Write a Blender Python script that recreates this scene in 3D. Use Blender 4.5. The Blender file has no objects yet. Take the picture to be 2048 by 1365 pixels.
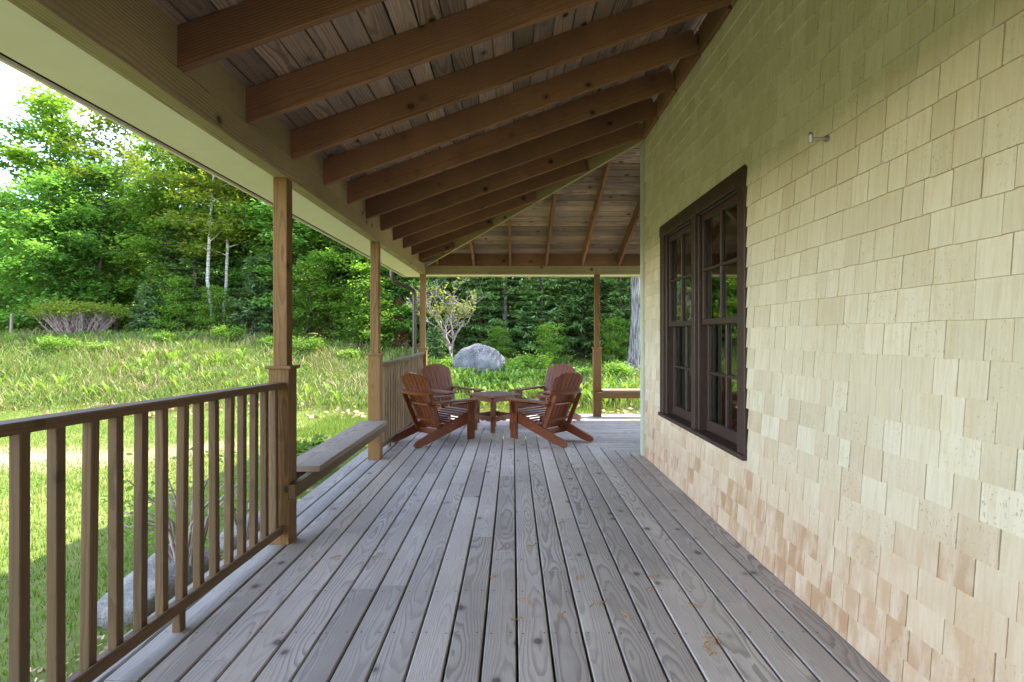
import bpy, math, random
import numpy as np
from mathutils import Vector, Matrix
random.seed(7); RNG = np.random.default_rng(7)
R = math.radians
scene = bpy.context.scene
# ------------------------------------------------------------------ camera / light / exposure
EYE = 1.35; F = 1090.0; VPX, VPY = 1026.0, 672.0           # focal length in pixels of the 2048 px photograph
cam = bpy.data.cameras.new('camera'); cam.sensor_width = 36.0; cam.lens = F * 36 / 2048
cam.shift_x = -(VPX - 1024) / 2048; cam.shift_y = -(682.5 - VPY) / 2048
cam.clip_start = 0.05; cam.clip_end = 6000
cam_o = bpy.data.objects.new('camera', cam); scene.collection.objects.link(cam_o)
cam_o.location = (0, 0, EYE); cam_o.rotation_euler = (R(90), 0, 0)
scene.camera = cam_o
SUN_EL = R(55); SUN_DIR = Vector((0.85, 0.53, 0)).normalized()          # horizontal direction towards the sun
w = bpy.data.worlds.new('World'); scene.world = w; w.use_nodes = True
wn = w.node_tree; wn.nodes.clear()
def N(t, kind, **kw):
    n = t.nodes.new(kind)
    for k, v in kw.items(): setattr(n, k, v)
    return n
wo = N(wn, 'ShaderNodeOutputWorld'); wb = N(wn, 'ShaderNodeBackground'); sky = N(wn, 'ShaderNodeTexSky')
sky.sky_type = 'NISHITA'; sky.sun_disc = False; sky.sun_elevation = SUN_EL
sky.sun_rotation = math.atan2(SUN_DIR.x, SUN_DIR.y); sky.air_density = 1.0; sky.dust_density = .15; sky.ozone_density = 1.6
wtc = N(wn, 'ShaderNodeTexCoord'); wmp = N(wn, 'ShaderNodeMapping'); wmp.inputs['Scale'].default_value = (1.6, 1.6, 4.0)
wnz = N(wn, 'ShaderNodeTexNoise'); wnz.inputs['Scale'].default_value = 1.5; wnz.inputs['Detail'].default_value = 7; wnz.inputs['Roughness'].default_value = .58
wcr = N(wn, 'ShaderNodeValToRGB'); wcr.color_ramp.elements[0].position = .52; wcr.color_ramp.elements[1].position = .72
wmx = N(wn, 'ShaderNodeMix', data_type='RGBA'); wmx.inputs[7].default_value = (6.0, 6.15, 6.4, 1)
L = wn.links.new
L(wtc.outputs['Generated'], wmp.inputs[0]); L(wmp.outputs[0], wnz.inputs['Vector']); L(wnz.outputs[0], wcr.inputs[0])
L(wcr.outputs[0], wmx.inputs[0]); L(sky.outputs[0], wmx.inputs[6]); L(wmx.outputs[2], wb.inputs[0]); L(wb.outputs[0], wo.inputs[0])
wb.inputs[1].default_value = 0.15
sun = bpy.data.lights.new('sun', 'SUN'); sun.energy = 2.0; sun.angle = R(0.6); sun.color = (1, .95, .86)
sun_o = bpy.data.objects.new('sun', sun); scene.collection.objects.link(sun_o)
to_sun = Vector((SUN_DIR.x * math.cos(SUN_EL), SUN_DIR.y * math.cos(SUN_EL), math.sin(SUN_EL)))
sun_o.rotation_euler = to_sun.to_track_quat('Z', 'Y').to_euler()
scene.view_settings.view_transform = 'Standard'; scene.view_settings.look = 'None'
scene.view_settings.gamma = 1; scene.view_settings.exposure = 3.3
try: scene.view_settings.use_curve_mapping = False
except Exception: pass
scene.view_settings.use_white_balance = True; scene.view_settings.white_balance_temperature = 7150; scene.view_settings.white_balance_tint = 14
scene.render.engine = 'CYCLES'
scene.cycles.max_bounces = 8; scene.cycles.diffuse_bounces = 5; scene.cycles.transparent_max_bounces = 8

# ------------------------------------------------------------------ helpers
WP = {}                                                     # world translation of parents
def tag(o, label=None, cat=None, group=None, kind=None):
    if label: o['label'] = label
    if cat: o['category'] = cat
    if group: o['group'] = group
    if kind: o['kind'] = kind
    return o
def empty(name, loc, parent=None):
    o = bpy.data.objects.new(name, None); scene.collection.objects.link(o)
    o.empty_display_size = .1
    WP[o.name] = Vector(loc)
    if parent: o.parent = parent; o.location = Vector(loc) - WP[parent.name]
    else: o.location = loc
    return o
def link(name, me, M, parent):
    o = bpy.data.objects.new(name, me); scene.collection.objects.link(o)
    M = M.copy()
    WP[o.name] = M.to_translation()
    if parent:
        o.parent = parent; M.translation = M.to_translation() - WP[parent.name]
    o.matrix_local = M
    return o
def big_mesh(name, V, Fc, mat, smooth=False):
    V = np.asarray(V, dtype=np.float32); Fc = np.asarray(Fc, dtype=np.int32); k = Fc.shape[1]
    me = bpy.data.meshes.new(name); me.vertices.add(len(V)); me.vertices.foreach_set('co', V.ravel())
    me.loops.add(Fc.size); me.loops.foreach_set('vertex_index', Fc.ravel())
    me.polygons.add(len(Fc)); me.polygons.foreach_set('loop_start', np.arange(0, Fc.size, k, dtype=np.int32))
    me.update(calc_edges=True)
    me.polygons.foreach_set('use_smooth', np.full(len(Fc), bool(smooth)))
    if mat: me.materials.append(mat)
    return me
def pmesh(name, verts, faces, mat, smooth=False):
    me = bpy.data.meshes.new(name); me.from_pydata([tuple(v) for v in verts], [], faces); me.update()
    if mat: me.materials.append(mat)
    if smooth:
        for p in me.polygons: p.use_smooth = True
    return me
def basis(o, u, v, n):
    M = Matrix.Identity(4)
    for i, c in enumerate((u, v, n)):
        for j in range(3): M[j][i] = c[j]
    M.translation = Vector(o); return M
def section(w_, t, b):
    y, z = w_ / 2, t / 2; b = min(b, y * .45, z * .45)
    return [(-y + b, -z), (y - b, -z), (y, -z + b), (y, z - b), (y - b, z), (-y + b, z), (-y, z - b), (-y, -z + b)]
PC = {}
def plank(name, a, b, w_, t, mat, parent=None, up=(0, 0, 1), bev=.004, skew=(0, 0)):
    """bar from a to b; local X along it, Y across (w_), Z along up (t); long edges chamfered"""
    a = Vector(a); b = Vector(b); u = (b - a); ln = u.length; u.normalize()
    n = Vector(up); n = (n - u * n.dot(u)).normalized(); v = n.cross(u)
    key = (round(ln, 4), round(w_, 4), round(t, 4), bev, skew, mat.name)
    me = PC.get(key)
    if me is None:
        s = section(w_, t, bev); h = ln / 2
        vs = [(-h + skew[0] * y, y, z) for y, z in s] + [(h + skew[1] * y, y, z) for y, z in s]
        fs = [(i, (i + 1) % 8, 8 + (i + 1) % 8, 8 + i) for i in range(8)] + [tuple(range(7, -1, -1)), tuple(range(8, 16))]
        me = pmesh(name, vs, fs, mat); PC[key] = me
    return link(name, me, basis((a + b) / 2, u, v, n), parent)
def extr(name, pts, o, u, v, t, mat, parent=None):
    """outline pts in (u, v) extruded by t along u x v, centred"""
    u = Vector(u).normalized(); v = Vector(v); v = (v - u * v.dot(u)).normalized(); n = u.cross(v); k = len(pts)
    vs = [(p[0], p[1], -t / 2) for p in pts] + [(p[0], p[1], t / 2) for p in pts]
    fs = [tuple(range(k - 1, -1, -1)), tuple(range(k, 2 * k))] + [(i, (i + 1) % k, k + (i + 1) % k, k + i) for i in range(k)]
    return link(name, pmesh(name, vs, fs, mat), basis(o, u, v, n), parent)
def box(name, lo, hi, mat, parent=None):
    lo = Vector(lo); hi = Vector(hi); c = (lo + hi) / 2; h = (hi - lo) / 2
    vs = [(sx * h.x, sy * h.y, sz * h.z) for sz in (-1, 1) for sx, sy in ((-1, -1), (1, -1), (1, 1), (-1, 1))]
    fs = [(3, 2, 1, 0), (4, 5, 6, 7), (0, 1, 5, 4), (1, 2, 6, 5), (2, 3, 7, 6), (3, 0, 4, 7)]
    return link(name, pmesh(name, vs, fs, mat), Matrix.Translation(c), parent)
def tube_arrays(pts, rads, n=6):
    P = np.asarray(pts, float); T = np.gradient(P, axis=0); T /= np.linalg.norm(T, axis=1)[:, None] + 1e-9
    ref = np.where(np.abs(T[:, 2:3]) < .9, [[0, 0, 1.]], [[1., 0, 0]])
    A = np.cross(T, ref); A /= np.linalg.norm(A, axis=1)[:, None]; B = np.cross(T, A)
    an = np.arange(n) * 2 * math.pi / n
    V = (P[:, None, :] + np.asarray(rads)[:, None, None] * (np.cos(an)[None, :, None] * A[:, None, :] + np.sin(an)[None, :, None] * B[:, None, :])).reshape(-1, 3)
    Fs = [(i * n + j, i * n + (j + 1) % n, (i + 1) * n + (j + 1) % n, (i + 1) * n + j) for i in range(len(P) - 1) for j in range(n)]
    return V, np.array(Fs, int)
def join(parts):
    Vs, Fs, o = [], [], 0
    for V, Fc in parts:
        Vs.append(V); Fs.append(Fc + o); o += len(V)
    return np.concatenate(Vs), np.concatenate(Fs)
def copy_tree(o, parent=None):
    c = o.copy(); scene.collection.objects.link(c)
    if parent: c.parent = parent
    for ch in o.children: copy_tree(ch, c)
    return c
def at(px, py, z=None, y=None):
    """photo pixel to a point: on the level plane z, or at depth y"""
    if y is None: y = (EYE - z) * F / (py - VPY)
    return Vector(((px - VPX) / F * y, y, EYE - (py - VPY) / F * y))

# ------------------------------------------------------------------ materials
def mat_new(name):
    m = bpy.data.materials.new(name); m.use_nodes = True; t = m.node_tree
    return m, t, t.nodes['Principled BSDF']
def math_n(t, op, a, b=None, clamp=False):
    n = N(t, 'ShaderNodeMath', operation=op, use_clamp=clamp)
    for i, x in enumerate((a, b)):
        if x is None: continue
        if isinstance(x, (int, float)): n.inputs[i].default_value = x
        else: t.links.new(x, n.inputs[i])
    return n.outputs[0]
def ramp(t, fac, stops):
    n = N(t, 'ShaderNodeValToRGB'); e = n.color_ramp.elements
    while len(e) < len(stops): e.new(.5)
    for el, (p, c) in zip(e, stops):
        el.position = p; el.color = (c, c, c, 1) if isinstance(c, (int, float)) else (*c, 1)
    t.links.new(fac, n.inputs[0]); return n.outputs[0]
def mixc(t, fac, a, b, mode='MIX'):
    n = N(t, 'ShaderNodeMix', data_type='RGBA', blend_type=mode)
    for i, x in ((0, fac), (6, a), (7, b)):
        if isinstance(x, (int, float)): n.inputs[i].default_value = x
        elif isinstance(x, tuple): n.inputs[i].default_value = (*x, 1)
        else: t.links.new(x, n.inputs[i])
    return n.outputs[2]
def noise(t, vec, scale, detail=3, rough=.55):
    n = N(t, 'ShaderNodeTexNoise'); n.inputs['Scale'].default_value = scale; n.inputs['Detail'].default_value = detail; n.inputs['Roughness'].default_value = rough
    if vec is not None: t.links.new(vec, n.inputs['Vector'])
    return n.outputs[0]
def comb(t, x, y, z):
    n = N(t, 'ShaderNodeCombineXYZ')
    for i, s in enumerate((x, y, z)):
        if isinstance(s, (int, float)): n.inputs[i].default_value = s
        else: t.links.new(s, n.inputs[i])
    return n.outputs[0]
def wood(name, light, dark, alt, freq=95, grain=.8, rough=.7, knots=.0, vary=.35, spec=.25, bump=.25):
    """plain-sawn softwood: rings of a wandering pith cut by the board face (cathedral arches), fibre, stains, knots"""
    m, t, p = mat_new(name); l = t.links.new
    tc = N(t, 'ShaderNodeTexCoord'); oi = N(t, 'ShaderNodeObjectInfo'); sp = N(t, 'ShaderNodeSeparateXYZ')
    l(tc.outputs['Object'], sp.inputs[0]); x, y, z = sp.outputs
    rnd = oi.outputs['Random']; r50 = math_n(t, 'MULTIPLY', rnd, 57.0); r2 = math_n(t, 'FRACT', math_n(t, 'MULTIPLY', rnd, 91.7)); r3 = math_n(t, 'FRACT', math_n(t, 'MULTIPLY', rnd, 317.3))
    nA = noise(t, comb(t, math_n(t, 'ADD', math_n(t, 'MULTIPLY', x, .8), r50), math_n(t, 'MULTIPLY', y, 2.5), r50), 1.0, 2)
    nB = noise(t, comb(t, math_n(t, 'MULTIPLY', x, 3.0), math_n(t, 'MULTIPLY', y, 14.0), r50), 1.0, 2)
    dy = math_n(t, 'ADD', y, math_n(t, 'MULTIPLY', math_n(t, 'SUBTRACT', r2, .5), .10))
    dz = math_n(t, 'ADD', math_n(t, 'ADD', z, math_n(t, 'ADD', math_n(t, 'MULTIPLY', r3, .10), .03)), math_n(t, 'MULTIPLY', math_n(t, 'SUBTRACT', nA, .5), .13))
    rr = math_n(t, 'SQRT', math_n(t, 'ADD', math_n(t, 'MULTIPLY', dy, dy), math_n(t, 'MULTIPLY', dz, dz)))
    rr = math_n(t, 'ADD', rr, math_n(t, 'MULTIPLY', math_n(t, 'SUBTRACT', nB, .5), .016))
    fr = math_n(t, 'FRACT', math_n(t, 'MULTIPLY', rr, freq))
    ring = ramp(t, fr, [(0, 0.0), (.45, .15), (.82, 1.0), (.97, .85), (1, 0)])
    gs = math_n(t, 'MULTIPLY', ring, math_n(t, 'MULTIPLY', math_n(t, 'ADD', math_n(t, 'MULTIPLY', r3, .75), .35), grain))
    fib = noise(t, comb(t, math_n(t, 'ADD', math_n(t, 'MULTIPLY', x, 6.0), r50), math_n(t, 'MULTIPLY', y, 260.0), math_n(t, 'MULTIPLY', z, 260.0)), 1.0, 2)
    col = mixc(t, gs, light, dark)
    col = mixc(t, ramp(t, fib, [(.35, 0.0), (.7, .32)]), col, dark)
    st = noise(t, comb(t, math_n(t, 'ADD', math_n(t, 'MULTIPLY', x, 1.4), r50), math_n(t, 'MULTIPLY', y, 5.0), math_n(t, 'ADD', z, r50)), 1.0, 4)
    col = mixc(t, math_n(t, 'MULTIPLY', ramp(t, st, [(.4, 0.0), (.68, 1.0)]), .75), col, alt)
    vr = math_n(t, 'ADD', math_n(t, 'MULTIPLY', math_n(t, 'FRACT', math_n(t, 'MULTIPLY', rnd, 13.1)), vary), 1 - vary / 2)
    col = mixc(t, 1.0, col, comb(t, vr, vr, vr), 'MULTIPLY')
    ge = N(t, 'ShaderNodeNewGeometry')
    wp = math_n(t, 'ADD', math_n(t, 'MULTIPLY', noise(t, ge.outputs['Position'], 1.1, 5, .6), .75), .62)
    col = mixc(t, 1.0, col, comb(t, wp, wp, math_n(t, 'MULTIPLY', wp, .985)), 'MULTIPLY')
    if knots:
        vo = N(t, 'ShaderNodeTexVoronoi'); vo.inputs['Scale'].default_value = 4.6
        l(comb(t, math_n(t, 'ADD', math_n(t, 'MULTIPLY', x, .8), r50), math_n(t, 'ADD', y, r2), math_n(t, 'ADD', z, r3)), vo.inputs['Vector'])
        kn = ramp(t, vo.outputs['Distance'], [(0, 1.0), (.075, 1.0), (.11, .3), (.2, 0)])
        col = mixc(t, math_n(t, 'MULTIPLY', kn, knots), col, tuple(c * .32 for c in dark))
    l(col, p.inputs['Base Color']); p.inputs['Roughness'].default_value = rough; p.inputs['Specular IOR Level'].default_value = spec
    if bump:
        bp = N(t, 'ShaderNodeBump'); bp.inputs['Strength'].default_value = bump; bp.inputs['Distance'].default_value = .003
        l(math_n(t, 'ADD', math_n(t, 'MULTIPLY', ring, -.6), fib), bp.inputs['Height']); l(bp.outputs[0], p.inputs['Normal'])
    return m
def plain(name, col, rough=.6, spec=.3, metal=0, var=.12, scale=6.0):
    m, t, p = mat_new(name); tc = N(t, 'ShaderNodeTexCoord')
    n1 = noise(t, tc.outputs['Object'], scale, 5)
    c = mixc(t, ramp(t, n1, [(.3, 0.0), (.7, 1.0)]), tuple(x * (1 - var) for x in col), tuple(min(1, x * (1 + var)) for x in col))
    t.links.new(c, p.inputs['Base Color']); p.inputs['Roughness'].default_value = rough; p.inputs['Specular IOR Level'].default_value = spec; p.inputs['Metallic'].default_value = metal
    return m
def leaf(name, c1, c2, c3, trans=.54, rough=.5, hue=.0):
    m, t, p = mat_new(name); l = t.links.new
    g = N(t, 'ShaderNodeNewGeometry'); oi = N(t, 'ShaderNodeObjectInfo'); tc = N(t, 'ShaderNodeTexCoord')
    rnd = g.outputs['Random Per Island']
    c = ramp(t, rnd, [(0, c1), (.55, c2), (1, c3)])
    big = noise(t, tc.outputs['Object'], .55, 3)
    c = mixc(t, ramp(t, big, [(.35, 0.0), (.7, .7)]), c, c3)
    v = math_n(t, 'ADD', math_n(t, 'MULTIPLY', oi.outputs['Random'], .5), .75)
    c = mixc(t, 1.0, c, comb(t, math_n(t, 'MULTIPLY', v, 1.0), v, math_n(t, 'MULTIPLY', v, .95)), 'MULTIPLY')
    l(c, p.inputs['Base Color']); p.inputs['Roughness'].default_value = rough; p.inputs['Specular IOR Level'].default_value = .25
    tr = N(t, 'ShaderNodeBsdfTranslucent'); l(mixc(t, 1.0, c, (1.25, 1.2, .6), 'MULTIPLY'), tr.inputs['Color'])
    mx = N(t, 'ShaderNodeMixShader'); mx.inputs[0].default_value = trans
    out = t.nodes['Material Output']; l(p.outputs[0], mx.inputs[1]); l(tr.outputs[0], mx.inputs[2]); l(mx.outputs[0], out.inputs['Surface'])
    return m
def bark(name, c1, c2, sc=(9, 9, 2.0), bump=.8):
    m, t, p = mat_new(name); tc = N(t, 'ShaderNodeTexCoord'); mp = N(t, 'ShaderNodeMapping'); mp.inputs['Scale'].default_value = sc
    t.links.new(tc.outputs['Object'], mp.inputs[0]); n1 = noise(t, mp.outputs[0], 1.5, 6, .65)
    t.links.new(ramp(t, n1, [(.38, c1), (.62, c2)]), p.inputs['Base Color']); p.inputs['Roughness'].default_value = .9; p.inputs['Specular IOR Level'].default_value = .1
    bp = N(t, 'ShaderNodeBump'); bp.inputs['Strength'].default_value = bump; bp.inputs['Distance'].default_value = .03
    t.links.new(n1, bp.inputs['Height']); t.links.new(bp.outputs[0], p.inputs['Normal'])
    return m
M_DECK = wood('weathered_deck_wood', (.55, .49, .455), (.25, .212, .19), (.44, .37, .335), freq=125, grain=.85, knots=.8, vary=.3, rough=.75)
M_EDGE = wood('darkened_edge_wood', (.31, .28, .255), (.14, .122, .11), (.24, .21, .185), freq=110, grain=.7, knots=.5, vary=.1, rough=.85)  # deck wood darkened in colour to offset strong skylight on the outer boards
M_POST = wood('treated_post_wood', (.225, .122, .045), (.095, .046, .017), (.165, .092, .038), freq=80, grain=.8, knots=.8, vary=.15)
M_BEAM = wood('treated_beam_wood', (.38, .295, .17), (.17, .12, .06), (.26, .20, .11), freq=70, grain=.8, knots=.95, vary=.15)
M_RAIL = wood('weathered_rail_wood', (.165, .10, .052), (.07, .04, .021), (.125, .082, .048), freq=90, grain=.8, knots=.5, vary=.35)
M_BENCH = wood('grey_bench_wood', (.27, .21, .165), (.13, .10, .08), (.2, .155, .12), freq=85, grain=.9, knots=.6, vary=.2)
M_RAFT = wood('brown_rafter_wood', (.32, .155, .085), (.095, .04, .022), (.15, .077, .048), freq=75, grain=.8, knots=.9, vary=.3, rough=.8)
M_SHEA = wood('ceiling_board_wood', (.43, .30, .23), (.12, .065, .042), (.175, .135, .12), freq=80, grain=.8, knots=1.0, vary=.9, rough=.8)
M_CHAIR = wood('stained_chair_wood', (.205, .055, .017), (.06, .014, .006), (.115, .028, .010), freq=75, grain=.75, knots=.4, vary=.3, rough=.34, spec=.4, bump=.1)
M_SOFFIT = plain('cream_soffit_paint', (.76, .69, .57), .6, var=.04, scale=3)
M_TRIM = plain('sage_corner_paint', (.47, .50, .41), .55, var=.05)
M_BROWN = plain('dark_brown_window_paint', (.048, .027, .023), .45, .35, var=.15)
M_DARK = plain('vent_shadow', (.02, .018, .016), .9)
M_PIPE = plain('brown_downspout_metal', (.035, .022, .018), .4, .5, var=.15)
M_STEEL = plain('galvanised_steel', (.45, .46, .46), .35, .5, metal=.9)
M_SCREW = plain('screw_head', (.07, .06, .055), .6)
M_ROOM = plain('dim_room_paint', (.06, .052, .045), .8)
M_ROOF = plain('roof_shingle_felt', (.08, .075, .07), .9)
M_CATKIN = plain('dry_catkin', (.34, .19, .06), .9, var=.4, scale=60)
m, t, p = mat_new('window_glass'); M_GLASS = m
t.nodes.remove(p); fz = N(t, 'ShaderNodeFresnel'); fz.inputs[0].default_value = 3.4
gl = N(t, 'ShaderNodeBsdfGlossy'); gl.inputs['Roughness'].default_value = .004; gl.inputs['Color'].default_value = (.93, .97, .94, 1)
tp = N(t, 'ShaderNodeBsdfTransparent'); tp.inputs[0].default_value = (.8, .86, .82, 1); mx = N(t, 'ShaderNodeMixShader')
t.links.new(fz.outputs[0], mx.inputs[0]); t.links.new(tp.outputs[0], mx.inputs[1]); t.links.new(gl.outputs[0], mx.inputs[2]); t.links.new(mx.outputs[0], t.nodes['Material Output'].inputs['Surface'])
# cedar shingles: bleached cream above, still tan near the floor
m, t, p = mat_new('bleached_cedar_shingle'); M_SHINGLE = m; l = t.links.new
g = N(t, 'ShaderNodeNewGeometry'); sp = N(t, 'ShaderNodeSeparateXYZ'); l(g.outputs['Position'], sp.inputs[0]); X, Y, Z = sp.outputs
at_ = N(t, 'ShaderNodeAttribute', attribute_name='tint'); tint = at_.outputs['Fac']; t50 = math_n(t, 'MULTIPLY', tint, 83.0)
gr = noise(t, comb(t, math_n(t, 'ADD', math_n(t, 'MULTIPLY', Y, 75.0), t50), math_n(t, 'MULTIPLY', Z, 5.0), t50), 1.0, 3)
bl = noise(t, comb(t, math_n(t, 'ADD', math_n(t, 'MULTIPLY', Y, 14.0), t50), math_n(t, 'MULTIPLY', Z, 5.0), t50), 1.0, 3)
wav = math_n(t, 'MULTIPLY', math_n(t, 'SUBTRACT', noise(t, comb(t, Y, Z, 0.0), 1.3, 2), .5), .7)
low = ramp(t, math_n(t, 'ADD', math_n(t, 'ADD', Z, wav), math_n(t, 'MULTIPLY', math_n(t, 'SUBTRACT', tint, .5), .35)), [(.25, 1.0), (.95, 0.0)])
cream = mixc(t, ramp(t, tint, [(0, 0.0), (1, 1.0)]), (.56, .485, .36), (.655, .58, .455))
cream = mixc(t, math_n(t, 'MULTIPLY', ramp(t, bl, [(.5, 0.0), (.75, 1.0)]), .45), cream, (.56, .44, .27))
tan = mixc(t, ramp(t, math_n(t, 'FRACT', math_n(t, 'MULTIPLY', tint, 7.3)), [(0, 0.0), (1, 1.0)]), (.40, .235, .13), (.56, .41, .285))
tan = mixc(t, ramp(t, bl, [(.42, 0.0), (.68, .85)]), tan, (.62, .50, .39))
col = mixc(t, math_n(t, 'MULTIPLY', low, .97), cream, tan)
col = mixc(t, ramp(t, gr, [(.42, 0.0), (.75, .35)]), col, (.40, .29, .17))
spk = noise(t, comb(t, math_n(t, 'MULTIPLY', Y, 130.0), math_n(t, 'MULTIPLY', Z, 60.0), t50), 1.0, 2)
spm = math_n(t, 'MULTIPLY', ramp(t, spk, [(.62, 0.0), (.69, 1.0)]), ramp(t, math_n(t, 'FRACT', math_n(t, 'MULTIPLY', tint, 23.7)), [(.35, 0.08), (.95, .5)]))
col = mixc(t, spm, col, (.22, .15, .08)); l(col, p.inputs['Base Color']); p.inputs['Roughness'].default_value = .8; p.inputs['Specular IOR Level'].default_value = .2
bp = N(t, 'ShaderNodeBump'); bp.inputs['Strength'].default_value = .35; bp.inputs['Distance'].default_value = .003; l(math_n(t, 'SUBTRACT', gr, spm), bp.inputs['Height']); l(bp.outputs[0], p.inputs['Normal'])
# granite
def granite(name, c1, c2, c3, sc):
    m, t, p = mat_new(name); l = t.links.new; tc = N(t, 'ShaderNodeTexCoord')
    a = noise(t, tc.outputs['Object'], sc, 8, .7); b = noise(t, tc.outputs['Object'], sc * 12, 3, .7)
    c = mixc(t, ramp(t, a, [(.38, 0.0), (.62, 1.0)]), c1, c2); c = mixc(t, ramp(t, b, [(.55, 0.0), (.7, .8)]), c, c3)
    l(c, p.inputs['Base Color']); p.inputs['Roughness'].default_value = .9
    bp = N(t, 'ShaderNodeBump'); bp.inputs['Strength'].default_value = .7; bp.inputs['Distance'].default_value = .04; l(math_n(t, 'ADD', a, b), bp.inputs['Height']); l(bp.outputs[0], p.inputs['Normal'])
    return m
M_ROCK = granite('grey_granite', (.035, .037, .042), (.13, .132, .135), (.23, .23, .22), 2.2)
M_ROCK2 = granite('pale_granite', (.15, .14, .13), (.31, .30, .28), (.07, .066, .06), 6)
M_LEAF_A = leaf('maple_leaf', (.07, .16, .022), (.11, .24, .035), (.18, .31, .05))
M_LEAF_B = leaf('birch_leaf', (.11, .20, .025), (.17, .26, .035), (.26, .31, .05))
M_LEAF_C = leaf('beech_leaf', (.065, .17, .035), (.10, .25, .05), (.16, .32, .07))
M_NEED = leaf('spruce_needle', (.055, .13, .042), (.09, .185, .06), (.145, .25, .08), trans=.3)
M_PINE = leaf('pine_needle', (.07, .15, .065), (.11, .20, .085), (.16, .25, .09), trans=.25)
M_DEADN = leaf('rusty_dead_needle', (.20, .07, .03), (.26, .10, .045), (.3, .15, .06), trans=.1)
M_YLEAF = leaf('yellow_green_young_leaf', (.10, .17, .03), (.16, .22, .04), (.23, .25, .06))
M_GRASS = leaf('lawn_blade', (.07, .165, .02), (.105, .20, .028), (.20, .235, .055), trans=.3)
M_WEED = leaf('bank_weed', (.075, .17, .028), (.135, .235, .04), (.24, .29, .085), trans=.35)
M_FERN = leaf('fern_frond', (.085, .20, .026), (.135, .26, .036), (.21, .31, .055), trans=.4)
M_LITTER = leaf('dry_leaf_litter', (.19, .11, .06), (.29, .19, .11), (.38, .28, .18), trans=.1)
M_BARK = bark('grey_brown_bark', (.06, .048, .038), (.17, .14, .115))
M_BIRCH = bark('pale_birch_bark', (.16, .145, .13), (.47, .44, .40), (2, 2, 9), .3)
M_OAKB = bark('furrowed_grey_bark', (.04, .036, .036), (.24, .225, .22), (16, 16, 1.6), 1.0)
M_TWIG = bark('pale_fruit_bark', (.13, .10, .09), (.28, .235, .215), (8, 8, 8), .3)
M_TWIG2 = bark('mauve_grey_stem', (.24, .17, .16), (.42, .33, .31), (8, 8, 8), .3)

# ------------------------------------------------------------------ ground
def sstep(a, b, x): x = np.clip((x - a) / (b - a), 0, 1); return x * x * (3 - 2 * x)
def bumpy(x, y): return np.sin(x * .9 + 1.3 * np.sin(y * .5)) * np.cos(y * .8 + .7) * .5 + .3 * np.sin(x * 2.3 + y * 1.7) * np.sin(y * 2.9 - x)
def hgt(x, y):
    x = np.asarray(x, float); y = np.asarray(y, float)
    A = np.interp(x, [-12, -8, -5, -2.5, 0, 6], [1.62, 1.5, 1.1, .72, .60, .5])
    tt = sstep(12.0, 21.5, y + .12 * np.clip(-x - 8, 0, 12))
    return -.42 + A * tt + .10 * bumpy(x, y) * (tt * .9 + .12) + .03 * np.clip(y - 24, 0, 60)
def dirt(x, y):                                               # worn track across the lawn
    d = np.abs((y - 8.2) - .12 * (x + 8) + .5 * np.sin(x * .7)); return np.clip(1.15 - d / .95, 0, 1) * sstep(-3.2, -5.2, x)
gx = np.unique(np.concatenate([-np.geomspace(30, 2500, 14), np.arange(-30, 14, .4), np.geomspace(14, 2500, 14)]))
gy = np.unique(np.concatenate([-np.geomspace(6, 2500, 14), np.arange(-6, 34, .4), np.geomspace(34, 2500, 14)]))
GX, GY = np.meshgrid(gx, gy); GZ = hgt(GX, GY); n0, n1 = GX.shape
ii = np.arange(n0 * n1).reshape(n0, n1)
m, t, p = mat_new('lawn_soil'); l = t.links.new
g = N(t, 'ShaderNodeNewGeometry'); a1 = N(t, 'ShaderNodeAttribute', attribute_name='dirt'); a2 = N(t, 'ShaderNodeAttribute', attribute_name='wild')
na = noise(t, g.outputs['Position'], .9, 6, .6); nb = noise(t, g.outputs['Position'], 9, 5, .7)
c = mixc(t, ramp(t, na, [(.35, 0.0), (.65, 1.0)]), (.075, .13, .025), (.16, .185, .05)); c = mixc(t, ramp(t, nb, [(.4, 0.0), (.75, .7)]), c, (.20, .17, .08))
soil = mixc(t, ramp(t, nb, [(.35, 0.0), (.7, 1.0)]), (.19, .135, .095), (.28, .215, .165)); wild = mixc(t, ramp(t, nb, [(.35, 0.0), (.65, 1.0)]), (.10, .10, .035), (.22, .18, .09))
c = mixc(t, a2.outputs['Fac'], c, wild); dm = math_n(t, 'MULTIPLY', a1.outputs['Fac'], ramp(t, na, [(.3, .25), (.55, 1.0)])); c = mixc(t, dm, c, soil)
l(c, p.inputs['Base Color']); p.inputs['Roughness'].default_value = 1; p.inputs['Specular IOR Level'].default_value = .05
bp = N(t, 'ShaderNodeBump'); bp.inputs['Strength'].default_value = .8; bp.inputs['Distance'].default_value = .05; l(nb, bp.inputs['Height']); l(bp.outputs[0], p.inputs['Normal'])
me = big_mesh('ground', np.stack([GX, GY, GZ], -1).reshape(-1, 3), np.stack([ii[:-1, :-1], ii[:-1, 1:], ii[1:, 1:], ii[1:, :-1]], -1).reshape(-1, 4), m, True)
for nm, val in (('dirt', dirt(GX, GY)), ('wild', sstep(12.5, 14.5, GY + .12 * np.clip(-GX - 8, 0, 12)))):
    at2 = me.attributes.new(nm, 'FLOAT', 'POINT'); at2.data.foreach_set('value', val.ravel().astype(np.float32))
tag(link('ground', me, Matrix.Identity(4), None), 'grassy ground rising to a weedy bank before the trees', 'ground', kind='structure')

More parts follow.
